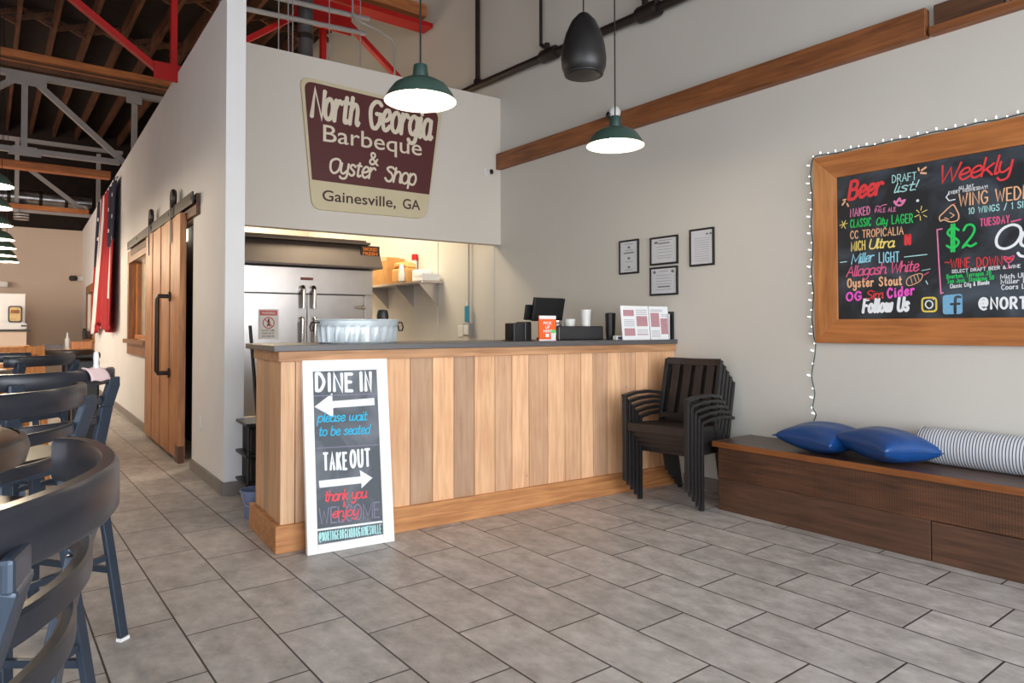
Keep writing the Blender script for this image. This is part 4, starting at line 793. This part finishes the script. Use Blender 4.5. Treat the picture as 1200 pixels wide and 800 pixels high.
MB().box((.0, .1, .315), (1.8, .5, .345)).box((.1, .12, .35), (1.75, .3, .37)).build('filter_rack', M_steel_d, hd)
MB().box((1.66, .085, .16), (1.92, .1, .3), M=Matrix.Identity(4)).build('label_backing', M_black, hd)
font_text('SMOKED', .2, .045, 'label_lettering', plain('amber_print', rgb(224, 120, 30), .6), hd, Vector((1.69, .083, .235)), Vector((1, 0, 0)), Vector((0, 0, 1)), None, .02)
font_text('FRESH', .2, .04, 'label_lettering', MATS['amber_print'], hd, Vector((1.69, .083, .18)), Vector((1, 0, 0)), Vector((0, 0, 1)), None, .02)
sh = thing('wall_shelf', 'steel wall shelf on triangular brackets beside the smoker cabinet', 'shelf', (XW, 7.62, 1.91))
bx('shelf_board', (-.32, 0, 0), (0, 2.2, .03), M_steel, sh, bevel=.003)
for y in (.12, .78, 1.55):
    q = MB(); q.prism([(0, 0), (-.3, 0), (0, -.3)], .012, (0, y, 0), (1, 0, 0), (0, 0, 1)); q.build('bracket', M_steel, sh)
def onshelf(name, label, cat, y, x=-.3): return thing(name, label, cat, (XW + x, y, 1.942))
b = onshelf('cardboard_box', 'large brown cardboard box on the steel wall shelf', 'box', 8.62); bx('carton', (0, 0, 0), (.28, .62, .37), M_card, b, bevel=.004); bx('tape_strip', (-.002, .0, .33), (.0, .62, .372), plain('tape', rgb(220, 190, 140), .4), b); MB().box((.04, .1, .372), (.25, .5, .39)).build('flap', M_card, b)
b = onshelf('cardboard_box', 'flat grey white carton nearest the camera on the steel wall shelf', 'box', 7.64); bx('carton', (0, 0, 0), (.26, .2, .085), M_plastic, b, bevel=.004); bx('lid_band', (-.003, -.003, .055), (.263, .203, .09), M_paper, b, bevel=.003)
b = onshelf('paper_sack', 'crumpled tan paper sack of supplies on the wall shelf', 'sack', 8.31)
q = MB(); q.box((.02, -.2, 0), (.21, .22, .2)).prism([(-.2, .2), (.22, .2), (.15, .29), (-.13, .28)], .17, (.03, 0, 0), (0, 1, 0), (0, 0, 1)); q.build('sack_body', M_card, b, bevel=.03)
q = MB(); q.lathe([(.004, .0), (.05, .02), (.06, .1), (.04, .2), (.02, .24), (.004, .25)], 12, (.0, -.12, 0), True, .6, 1.2); q.build('torn_plastic_wrap', M_plastic, b, smooth=True)
b = onshelf('napkin_pack', 'cream pack of napkins behind the flat carton on the shelf', 'napkins', 7.86, -.22); MB().box((0, -.0, .09 - .09), (.2, .2, .16)).build('pack', M_paper, b, bevel=.02)
b = onshelf('sauce_bottle', 'bottle with a bright red cap standing behind the tan sack', 'bottle', 8.3, -.04); MB().lathe([(.03, 0), (.036, .02), (.036, .26), (.03, .32), (.025, .33)], 16).build('bottle_body', M_plastic, b, smooth=True); MB().lathe([(.042, .325), (.042, .4), (.03, .405)], 16).build('cap', M_redcap, b, smooth=True)
th_ = thing('air_pot', 'dark rounded airpot showing beside the smoker cabinet above the tub', 'airpot', Cw(.905, .66, ZC), CTH)
MB().lathe([(.04, 0), (.044, .02), (.044, .2), (.035, .235), (.02, .24), (.004, .241)], 20).build('pot_body', M_black, th_, smooth=True); MB().tube([(-.02, -.044, .03), (-.02, -.05, .08), (-.02, -.044, .13)], .006, 8).build('handle', M_chrome, th_, smooth=True)
cd = thing('electrical_conduit', 'thin steel conduit running down the kitchen wall to an outlet box', 'conduit', (XW, 6.98, 1.25)); MB().tube([(-.03, 0, .08), (-.03, 0, 2.6)], .012, 10).build('pipe', M_grey, cd, smooth=True)
bx('outlet_box', (-.07, -.07, -.02), (0, .07, .14), M_grey, cd, bevel=.006); bx('outlet_face', (-.074, -.05, .0), (-.07, .05, .12), M_plastic, cd)
tl = thing('hanging_gadget', 'teal plastic gadget hanging from the conduit above the outlet box', 'gadget', (XW - .05, 6.98, 1.4)); bx('teal_body', (-.02, -.04, 0), (.0, .04, .2), M_teal, tl, bevel=.01); bx('cord_end', (-.012, -.008, .2), (-.004, .008, .25), M_plastic, tl)
pl = thing('wall_plate', 'white blank wall plate left of the outlet box in the kitchen', 'wall plate', (XW, 7.2, 1.22)); bx('plate', (-.01, -.06, 0), (0, .06, .14), M_plastic, pl, bevel=.004); MB().sphere((-.012, 0, .07), .006).build('screw', M_chrome, pl)
for y in (7.76, 6.5): struct(bx('trim_%d' % (1 if y > 7 else 2), (XW - .006, y - .012, .0), (XW, y + .012, 3.9), M_wallR))
br = thing('broom', 'thin black broom handle leaning by the smoker cabinet behind the counter', 'broom', Cw(.1, .98, 0)); MB().tube([(.06, .1, .12), (-.08, -.02, 1.35)], .012, 8).build('handle', M_black, br, smooth=True); MB().box((-.1 + .06, .07, 0), (.22, .13, .13)).build('bristles', M_black, br, bevel=.01)
uc = thing('under_counter_rack', 'black wire rack with dark crates behind the end of the counter', 'rack', Cw(.1, 1.35, 0), CTH)
for x in (0, .5):
    for y in (0, .4): MB().tube([(x, y, 0), (x, y, .6)], .012, 8).build('post', M_black, uc)
for z in (.12, .34, .58): bx('shelf', (-.02, -.02, z), (.52, .42, z + .02), M_blackm, uc)
bx('crate', (.03, .03, .14), (.45, .38, .32), M_kit, uc, bevel=.01); bx('crate', (.03, .03, .36), (.42, .36, .55), M_kit, uc, bevel=.01)
bk = thing('mop_bucket', 'pale blue plastic bucket on the floor behind the counter end', 'bucket', Cw(.06, .92, 0), CTH); MB().lathe([(.075, 0), (.1, .18), (.108, .18), (.108, .195), (.098, .195), (.07, .01)], 24).build('pail', plain('pale_blue_plastic', rgb(112, 124, 156), .4), bk, smooth=True); MB().tube([(-.1, 0, .18), (-.08, -.06, .1), (0, -.1, .07), (.08, -.06, .1), (.1, 0, .18)], .004, 6).build('handle', M_chrome, bk)

# ------------------------------------------------------------ sliding barn door, plates, flag
bd = thing('barn_door', 'tall cedar sliding barn door on a black overhead track', 'door', Lw(1.40, 0, 0), LTH - PI)
# local +X runs towards the camera along the wall (-l1), local -Y... outward = +l2
def dl(t, off, z): return Vector((-(t), -off, z))
q = MB(); W0, W1 = .0, 2.27; nbd = 8
for i in range(nbd):
    a = W0 + (W1 - W0) * i / nbd; b_ = W0 + (W1 - W0) * (i + 1) / nbd
    th = .045 if i % 2 == 0 else .036
    q.box((-b_ + .004, -.045 - th, .06), (-a - .004, -.045, 2.45))
q.build('door_boards', M_door, bd, bevel=.004)
MB().box((-2.25, -.046, .08), (-.02, -.03, 2.43)).build('door_back', M_door, bd)
bx('bottom_plate', (-.16, -.095, .035), (.0, -.04, .2), plain('dark_bronze_plate', rgb(92, 60, 44), .4, .4), bd)
MB().tube([(-.56, -.085, 1.66), (-.56, -.19, 1.66), (-.56, -.2, 1.63), (-.56, -.2, .9), (-.56, -.19, .875), (-.56, -.085, .875)], .022, 12).build('pull_handle', M_pipe, bd, smooth=True)
for z in (1.66, .875): MB().tube([(-.56, -.083, z), (-.56, -.1, z)], .05, 16).build('flange', M_pipe, bd, smooth=True)
for t in (.5, 1.95):
    MB().lathe([(.02, -.02), (.09, -.02), (.1, 0), (.09, .02), (.02, .02)], 24).build('roller_wheel', M_blackm, bd, smooth=True)
    o = bpy.data.objects[[k.name for k in bpy.data.objects if k.name.startswith('roller_wheel')][-1]]; o.rotation_euler = (PI / 2, 0, 0); o.location = (-t, -.07, 2.66)
    MB().box((-t - .03, -.1, 2.2), (-t + .03, -.092, 2.64)).build('strap_hanger', M_blackm, bd, bevel=.003)
tr = thing('door_track', 'black steel track for the sliding barn door', 'track', Lw(.93, 0, 2.38), LTH - PI)
MB().box((-4.6, -.075, .09), (0, -.06, .2)).build('rail', M_blackm, tr, bevel=.003); MB().box((-4.55, -.035, .0), (-.02, 0, .19)).build('header_board', M_beam_dark, tr, bevel=.003)
for t in (.05, 1.2, 2.4, 3.6, 4.5): MB().tube([(-t, -.08, .145), (-t, 0, .145)], .02, 10).build('bolt', M_blackm, tr)
cl = thing('closet_lamp', 'small glowing lamp seen through the gap beside the barn door', 'lamp', (1.875, 8.98, 2.38)); bx('lamp_diffuser', (-.05, -.04, .0), (.05, .04, .2), M_tray, cl, bevel=.01); bx('lamp_base', (-.055, -.05, .2), (.055, .05, .23), M_plastic, cl)
sw = thing('outlet_plate', 'white outlet plate low on the partition beside the barn door', 'wall plate', Lw(.87, 0, .42), LTH - PI); bx('plate', (-.05, -.012, 0), (.05, 0, .13), M_plastic, sw, bevel=.004); MB().box((-.02, -.014, .02), (.02, -.012, .05)).box((-.02, -.014, .08), (.02, -.012, .11)).build('sockets', M_paper, sw)
fg = thing('wall_flag', 'large stars and stripes flag hanging in folds on the partition wall', 'flag', Lw(7.05, 0, 3.82), LTH - PI)
nu, nv = 84, 40; vs = []; fs = []; cs = []
WF = 3.35
def fold(u, v):
    a = .5 + .5 * math.sin(u * 23 + .6 * v); return .05 + .1 * (.25 + .75 * v) * a + .03 * math.sin(u * 51 + 2 * v)
for j in range(nv + 1):
    v = j / nv
    for i in range(nu + 1):
        u = i / nu; w = WF * (1 + .12 * v); bot = 2.42 + .1 * math.sin(u * 9) * v + .12 * u
        vs.append((-(u * w), -fold(u, v), -v * bot - .02 * math.sin(u * 6)))
R_ = (lin(150), lin(10), lin(24), 1); W_ = (lin(216), lin(208), lin(208), 1); B2 = (lin(30), lin(32), lin(58), 1)
for j in range(nv):
    for i in range(nu):
        u = (i + .5) / nu; v = (j + .5) / nv; a = j * (nu + 1) + i; fs.append((a, a + 1, a + nu + 2, a + nu + 1))
        if u < .3: c = B2 if v < .42 else (W_ if .2 < u < .235 and v < .78 else R_)
        elif u < .66: c = W_ if (.44 < u < .462 or .6 < u < .615) else R_
        else: c = (B2 if v < .5 else R_) if int(u * 44) % 3 else W_
        if c is B2 and (i * 7 + j * 5) % 23 == 0: c = W_
        cs.append(c)
q = MB(); q.v = vs; q.f = fs; q.c = cs; o = q.build('flag_cloth', M_flag, fg, smooth=True); sdf = o.modifiers.new('thickness', 'SOLIDIFY'); sdf.thickness = .004
MB().tube([(0, -.05, .0), (-WF, -.05, .0)], .012, 8).build('hanging_rod', M_grey, fg)

# ------------------------------------------------------------ roof trusses, purlins, ducts
def truss(name, label, origin, members, w, mat, plates, pmat=None):
    o = thing(name, label, 'truss', origin)
    for nm, p0, p1, h in members: MB().bar(Vector(p0), Vector(p1), w, h, (0, 1, 0)).build(nm, mat, o)
    for poly in plates: MB().prism(poly, .03, (0, -w / 2 - .005, 0), (1, 0, 0), (0, 0, 1)).build('gusset_plate', mat, o)
    return o
def tm(x0, z0, x1, z1): return (x0, 0, z0), (x1, 0, z1)
T1 = truss('red_roof_truss', 'red painted steel roof truss crossing above the sign wall', (0, 7.95, 0), [
    ('top_chord',) + tm(-3.5, 5.32, 4.68, 5.36) + (.24,), ('web_post',) + tm(1.555, 4.0, 1.555, 5.3) + (.075,), ('web_diagonal',) + tm(1.45, 4.02, .0, 5.02) + (.08,),
    ('web_diagonal',) + tm(1.66, 4.1, 2.9, 5.05) + (.09,), ('web_post',) + tm(3.21, 4.1, 3.21, 5.25) + (.075,), ('web_diagonal',) + tm(3.42, 5.2, 4.36, 4.5) + (.08,)], .06, M_red,
    [[(1.36, 3.94), (1.64, 3.94), (1.64, 4.12), (1.36, 4.12)], [(2.85, 4.95), (3.55, 4.95), (3.55, 5.3), (2.85, 5.3)]])
tb_ = tag(bx('timber_purlin', (-3, 7.85, 5.46), (4.6, 8.0, 5.62), M_purlin), 'orange brown timber laid on the top chord of the red truss', 'timber')
T2 = truss('grey_roof_truss', 'grey steel roof truss across the dining hall behind the red truss', (0, 13, 0), [
    ('top_chord',) + tm(-5, 5.25, 2.4, 5.27) + (.13,), ('bottom_chord',) + tm(-5, 4.09, 1.74, 4.09) + (.11,), ('web_post',) + tm(.44, 4.05, .44, 5.25) + (.1,), ('web_post',) + tm(1.95, 4.05, 1.95, 5.25) + (.09,), ('web_diagonal',) + tm(.56, 5.2, 1.95, 3.97) + (.1,), ('web_diagonal',) + tm(.34, 5.2, -1.0, 4.1) + (.1,)], .08, M_grey,
    [[(.2, 5.1), (.72, 5.1), (.72, 5.3), (.2, 5.3)], [(.24, 4.0), (.66, 4.0), (.6, 4.14), (.3, 4.14)], [(1.82, 5.1), (2.05, 5.1), (2.05, 5.28), (1.82, 5.28)]])
tpu = thing('timber_purlin', 'wide orange brown timber beam on top of the nearer grey truss', 'timber', (0, 13, 5.34)); bx('upper_board', (-5, -.17, .14), (2.9, .2, .25), M_purlin, tpu, bevel=.01); bx('lower_board', (-5, -.1, .0), (2.9, .2, .14), M_beam_dark, tpu); bx('edge_batten', (-5, -.115, .075), (2.9, -.1, .09), M_purlin, tpu)
tag(bx('timber_purlin', (-5, 14.0, 4.0), (1.74, 14.2, 4.13), M_purlin, bevel=.01), 'timber beam under the nearer grey truss, passing behind the flag', 'timber')
T3 = truss('grey_roof_truss', 'smaller looking grey steel roof truss at the far end of the dining hall', (0, 19, 0), [
    ('top_chord',) + tm(-5, 5.6, 2.6, 5.6) + (.12,), ('web_post',) + tm(.52, 3.95, .52, 5.6) + (.14,), ('web_post',) + tm(2.1, 3.95, 2.1, 5.5) + (.12,), ('web_diagonal',) + tm(.75, 4.95, 1.9, 4.05) + (.11,), ('bottom_chord',) + tm(-5, 4.0, 2.3, 4.0) + (.06,)], .08, M_grey, [])
tag(bx('timber_purlin', (-5, 18.8, 4.02), (1.9, 18.94, 4.12), M_purlin, bevel=.01), 'thin timber beam under the silver duct at the far end of the hall', 'timber')
du = thing('ventilation_duct', 'silver foil wrapped ventilation duct across the far end of the hall', 'duct', (0, 19.4, 4.36))
MB().tube([(-5, 0, 0), (2.0, 0, 0)], .17, 20).build('duct_run', M_duct, du, smooth=True)
for x in (.35, .95, 1.45): MB().tube([(x, 0, 0), (x + .07, 0, 0)], .182, 20).build('duct_band', M_pipe, du, smooth=True)
MB().tube([(.62, -.1, -.2)] + [(.62, -.1, -.2 - .03 * i) for i in range(1, 12)], [.14 + .014 * (i % 2) for i in range(12)], 16).build('flexible_drop', M_duct, du, smooth=True)
d2 = thing('ventilation_duct', 'dark grey vertical round duct behind the sign wall beside the red truss', 'duct', (2.86, 7.6, 4.2)); MB().tube([(0, 0, 0), (0, 0, 2.3)], .085, 20).build('duct_run', plain('dull_duct', rgb(104, 102, 104), .4, .7, var=.2), d2, smooth=True); MB().tube([(0, 0, .42), (0, 0, .48)], .092, 20).build('duct_band', M_pipe, d2, smooth=True)
cn = thing('electrical_conduit', 'pair of grey conduits crossing above the sign wall', 'conduit', (0, 7.4, 0))
for z0, z1, y in ((4.88, 4.98, 0), (4.73, 4.84, .1)): MB().tube([(1.9, y, z0), (3.55, y, z1)], .028, 10).build('conduit_run', M_grey, cn, smooth=True)
c4 = thing('bent_conduit', 'thin silver conduit bending down behind the top of the sign wall', 'conduit', (0, 7.3, 0)); MB().tube([(3.3, 0, 6.5), (3.3, 0, 4.95), (3.34, 0, 4.88), (3.63, 0, 4.83), (3.79, 0, 4.77), (3.84, 0, 4.67), (3.84, 0, 3.9)], .012, 8).build('conduit_run', M_grey, c4, smooth=True)
hr = thing('hanger_rods', 'thin steel hanger rods dropping from the roof behind the sign wall', 'rods', (0, 7.2, 0))
for x in (2.42, 2.53, 2.57, 2.98, 3.35): MB().tube([(x, 0, 4.0), (x - (.03 if x == 2.53 else 0), 0, 6.4)], .006, 6).build('rod', M_grey, hr)

# ------------------------------------------------------------ dining hall: bar stools and tables
def stool(loc, face, label):
    o = thing('bar_stool', label, 'bar stool', loc, math.atan2(face[1], face[0]) - PI / 2, 'dark metal bar stools')
    for s in (-1, 1):
        lf = MB().bar((s * .2, .17, .77), (s * .255, .235, .012), .042, .022, (0, 1, 0)).build('leg', M_stool, o, bevel=.004)
        lr = MB().bar((s * .2, -.165, .77), (s * .255, -.26, .012), .042, .022, (0, 1, 0)).build('leg', M_stool, o, bevel=.004)
        for y, lg in ((.235, lf), (-.26, lr)): MB().box((s * .255 - .022, y - .014, 0), (s * .255 + .022, y + .014, .014)).build('foot_glide', M_white, lg)
        q = MB(); pts = [(s * .2, -.165, .74), (s * .2, -.178, .85), (s * .207, -.207, 1.0), (s * .215, -.237, 1.1)]
        for a, b in zip(pts, pts[1:]): q.bar(a, b, .058, .024, (0, 1, 0))
        q.bar((s * .215, -.238, 1.09), (s * .215, -.238, 1.125), .058, .014, (0, 1, 0)); q.build('back_post', M_stool, o, bevel=.005)
        MB().bar((s * .235, .2, .3), (s * .235, -.21, .3), .02, .024).build('side_stretcher', M_stool, o)
    MB().bar((-.23, .205, .34), (.23, .205, .34), .022, .03).build('foot_rail', M_stool, o); MB().bar((-.23, -.21, .36), (.23, -.21, .36), .02, .024).build('rear_stretcher', M_stool, o)
    q = MB(); q.prism(rounded([(-.22, -.17), (.22, -.17), (.235, .2), (-.235, .2)], .05), .03, (0, 0, .75), (1, 0, 0), (0, 1, 0)); q.build('seat_frame', M_stool, o, bevel=.004)
    q = MB(); q.prism(rounded([(-.21, -.16), (.21, -.16), (.228, .195), (-.228, .195)], .06), .04, (0, 0, .78), (1, 0, 0), (0, 1, 0)); q.build('seat_pad', M_vinyl, o, bevel=.014)
    def bow(pts, z, h, t, nm):
        P = catmull(pts, 6); vs = []; fs = []
        for i, p in enumerate(P):
            a = Vector(P[max(i - 1, 0)]); b = Vector(P[min(i + 1, len(P) - 1)]); d = (b - a).normalized(); nn = Vector((-d.y, d.x)) * t / 2
            for sg_, zz in ((1, -h * .38), (1, h * .38), (.55, h / 2), (-.55, h / 2), (-1, h * .38), (-1, -h * .38), (-.55, -h / 2), (.55, -h / 2)): vs.append((p[0] + nn.x * sg_, p[1] + nn.y * sg_, z + zz))
        m_ = len(P)
        for i in range(m_ - 1):
            for k in range(8): fs.append((i * 8 + k, i * 8 + (k + 1) % 8, i * 8 + 8 + (k + 1) % 8, i * 8 + 8 + k))
        fs.append(tuple(range(8))); fs.append(tuple(range((m_ - 1) * 8, m_ * 8)))
        MB().add(vs, fs).build(nm, M_rail, o, smooth=True)
    bow([(-.262, -.168), (-.245, -.195), (-.2, -.224), (-.1, -.26), (0, -.274), (.1, -.26), (.2, -.224), (.245, -.195), (.262, -.168)], 1.13, .065, .026, 'top_rail')
    bow([(-.205, -.196), (-.12, -.23), (0, -.246), (.12, -.23), (.205, -.196)], 1.03, .034, .02, 'lower_back_rail')
    bow([(-.2, -.176), (-.12, -.212), (0, -.228), (.12, -.212), (.2, -.176)], .945, .034, .02, 'lower_back_rail')
    return o
def place(bulge, f, label):
    f = Vector((f[0], f[1], 0)).normalized(); return Vector((bulge[0], bulge[1], 0)) + f * .274, f
st = None
for bulge, f, lab in [((.119, .985), (-.96, .28), 'blue black bar stool nearest the camera at the lower left corner'),
        ((.15, 2.28), (-.79, .62), 'bar stool just past the near round table, its curved back turned to the camera'),
        ((.285, 3.2), (-.6, .8), 'bar stool behind the second one, its pale lit back post at the aisle side'),
        ((.35, 5.2), (-.7, .7), 'dark bar stool before the far wooden table, fourth along the aisle'),
        ((-.03, 5.94), (.3, .95), 'dark bar stool in front of the orange wooden high chair')]:
    L_, F_ = place(bulge, f, lab)
    if st is None: st = stool(L_, F_, lab); bpy.context.view_layer.update()
    else: dup(st, lab, L_, math.atan2(F_.y, F_.x) - PI / 2)
def rtable(x, y, r, label, mt=None):
    o = thing('round_bar_table', label, 'table', (x, y, 0), 0, 'round bar height tables')
    MB().lathe([(.004, 1.07), (r - .02, 1.07), (r - .012, 1.075), (r - .012, 1.115), (r - .02, 1.12), (.004, 1.12)], 48).build('tabletop', mt or M_tabletop, o, smooth=True)
    MB().lathe([(r - .02, 1.062), (r, 1.07), (r + .006, 1.095), (r, 1.114), (r - .012, 1.119)], 48, cap=False).build('table_edge', M_tabledge, o, smooth=True)
    MB().tube([(0, 0, .03), (0, 0, 1.07)], .04, 16).build('column', M_blackm, o, smooth=True)
    for a in (0, PI / 2): MB().bar((-.28 * math.cos(a), -.28 * math.sin(a), .02), (.28 * math.cos(a), .28 * math.sin(a), .02), .06, .04).build('foot_bar', M_blackm, o)
    return o
rtable(-.29, 1.72, .36, 'round bar table nearest the camera at the left edge of the picture'); rtable(-.25, 4.35, .36, 'second round bar table at left behind the nearest one'); 
ft = rtable(.66, 8.35, .24, 'small far round bar table holding a tray, bottle and wooden box', wood('pale_table_wood', rgb(176, 126, 98), rgb(206, 158, 126), axis=0, rough=.4))
def on_ft(name, label, cat, dx, dy): return thing(name, label, cat, (.66 + dx, 8.35 + dy, 1.121))
k = on_ft('serving_tray', 'dark serving tray at the left of the far bar table', 'tray', -.12, -.02); bx('tray_base', (-.07, -.1, 0), (.07, .1, .01), M_blackm, k); MB().box((-.08, -.11, 0), (-.07, .11, .05)).box((.07, -.11, 0), (.08, .11, .05)).box((-.07, -.11, 0), (.07, -.1, .05)).build('tray_rim', M_steel_d, k)
k = on_ft('white_bottle', 'small white squeeze bottle standing between tray and box', 'bottle', .0, -.06); MB().lathe([(.02, 0), (.022, .1), (.01, .12), (.006, .17), (.004, .17)], 14).build('bottle_body', M_plastic, k, smooth=True)
k = on_ft('wooden_box', 'orange brown wooden condiment box on the far bar table', 'box', .12, .0); MB().box((-.08, -.06, 0), (.1, .06, .075)).build('box_body', M_pine, k, bevel=.003); MB().box((-.07, -.05, .075), (.09, .05, .078)).build('box_lining', M_casing, k)
cl_ = thing('cleaning_cloth', 'small pale pink and white cloth draped over a bar stool back by the aisle', 'cloth', (.35, 3.24, 1.168), math.atan2(.8, -.6) - PI / 2)
vs = []; fs = []
for i in range(13):
    for j in range(9):
        u = i / 12; v = j / 8; a = (u - .5) * 2
        vs.append((-.05 + .09 * v + .008 * math.sin(u * 9) + .02 * abs(a), .022 * a, .004 - .07 * max(0, abs(a) - .25) * (1 if a < 0 else .7) + .003 * math.sin(v * 9 + u * 4)))
for i in range(12):
    for j in range(8): a = i * 9 + j; fs.append((a, a + 1, a + 10, a + 9))
o = MB().add(vs, fs).build('cloth_fold', plain('pink_white_cloth', rgb(214, 186, 186), .9), cl_, smooth=True); o.modifiers.new('thickness', 'SOLIDIFY').thickness = .004
MB().lathe([(.012, 0), (.009, .02), (.011, .04), (.009, .062), (.004, .068)], 12, (.01, 0, .002)).build('cloth_knot', M_plastic, cl_, smooth=True)
hc = thing('high_chair', 'orange pine high chair with slatted sides behind the round bar tables', 'high chair', (.1, 7.4, 0), .25)
for x in (-.25, .25):
    for y in (-.22, .22): MB().bar((x * 1.1, y * 1.2, 0), (x, y * .8, 1.18), .05, .035, (0, 1, 0)).build('post', M_pine, hc, bevel=.004)
for z in (1.14, .98, .8, .4): MB().bar((-.25, -.19, z), (.25, -.19, z), .03, .07).bar((-.25, .19, z), (.25, .19, z), .03, .07).build('rail', M_pine, hc, bevel=.004)
for x in (-.25, .25):
    for z in (1.1, .95): MB().bar((x, -.2, z), (x, .2, z), .03, .05).build('side_rail', M_pine, hc, bevel=.004)
bx('seat', (-.24, -.2, .6), (.24, .2, .63), M_pine, hc, bevel=.005)
wb = thing('waste_bin', 'black square bin standing right of the far bar table in the hall', 'bin', (.9, 9.15, 0)); MB().box((-.13, -.13, 0), (.13, .13, .98)).build('bin_body', M_black, wb, bevel=.02); MB().box((-.14, -.14, .98), (.14, .14, 1.07)).build('bin_lid', M_blackm, wb, bevel=.03)
sl = thing('menu_caddy', 'dark box of condiments on the sill of the far partition window', 'caddy', Lw(13.0, .05, 1.095), LTH - PI); MB().box((-.5, -.06, 0), (.0, .0, .2)).build('caddy_body', M_black, sl, bevel=.008); bx('caddy_insert', (-.45, -.05, .2), (-.05, -.01, .24), M_kit, sl)
ss = thing('window_shelf', 'small brown shelf block under the far partition window', 'shelf', Lw(12.3, .03, .74), LTH - PI); MB().box((-.9, -.1, .1), (0, 0, .15)).box((-.8, -.06, -.02), (-.1, 0, .1)).build('shelf_block', M_casing, ss, bevel=.004)
# far bar with a white panel above it
sv = thing('service_bar', 'pale low service bar with a thin dark ledge at the far end of the hall', 'bar', (.72, 18.6, 0), -.03)
bx('bar_front', (-3.5, 0, 0), (0, .5, 1.27), M_far, sv); bx('ledge', (-3.5, -.06, 1.27), (.07, .5, 1.315), M_blackm, sv, bevel=.004)
wp = thing('white_partition', 'white upright partition panel standing on the far service bar', 'panel', (.7, 18.95, 1.316), -.03); bx('panel_face', (-3.4, 0, 0), (0, .08, .78), M_white, wp); bx('panel_cap', (-3.4, -.01, .78), (.01, .09, .8), M_plastic, wp)
pf = thing('picture_frame', 'small dark framed tan picture on the white partition at the far end', 'picture frame', (.39, 18.9, 1.47), -.03)
q = MB(); fr = rounded([(0, 0), (.26, 0), (.26, .37), (0, .37)], .06); q.prism(fr, .02, (0, .02, 0), (1, 0, 0), (0, 0, 1)); q.build('frame', M_black, pf)
MB().prism(rounded([(.03, .03), (.23, .03), (.23, .34), (.03, .34)], .04), .003, (0, -.0005, 0), (1, 0, 0), (0, 0, 1)).build('picture', plain('tan_picture', rgb(214, 184, 130), .7, var=.2, scale=20), pf); bx('picture_band', (.05, -.005, .2), (.21, -.0035, .28), M_casing, pf)
lb = thing('label_card', 'small dark striped card low on the white partition', 'card', (.63, 18.9, 1.33), -.03); bx('card', (0, 0, 0), (.1, .01, .12), M_paper, lb); bx('dark_stripe', (.0, -.002, .05), (.1, 0, .08), M_inkd, lb)
fc = thing('security_camera', 'small white camera with a dark lens high on the far hall wall', 'camera', (1.85, 21.1, 2.6), -.03); bx('mount', (-.02, -.04, -.02), (.16, .1, .1), M_plastic, fc, bevel=.01); MB().tube([(-.02, -.04, .04), (-.1, -.14, .03)], .075, 14).build('lens_housing', M_black, fc, smooth=True)
ws2 = thing('wall_sensor', 'small white wall sensor above the service bar on the far wall', 'sensor', (.34, 21.12, 2.36), -.03); bx('sensor_body', (-.09, -.06, 0), (.09, .02, .14), M_plastic, ws2, bevel=.02); bx('sensor_window', (-.04, -.065, .03), (.04, -.06, .07), M_paper, ws2)
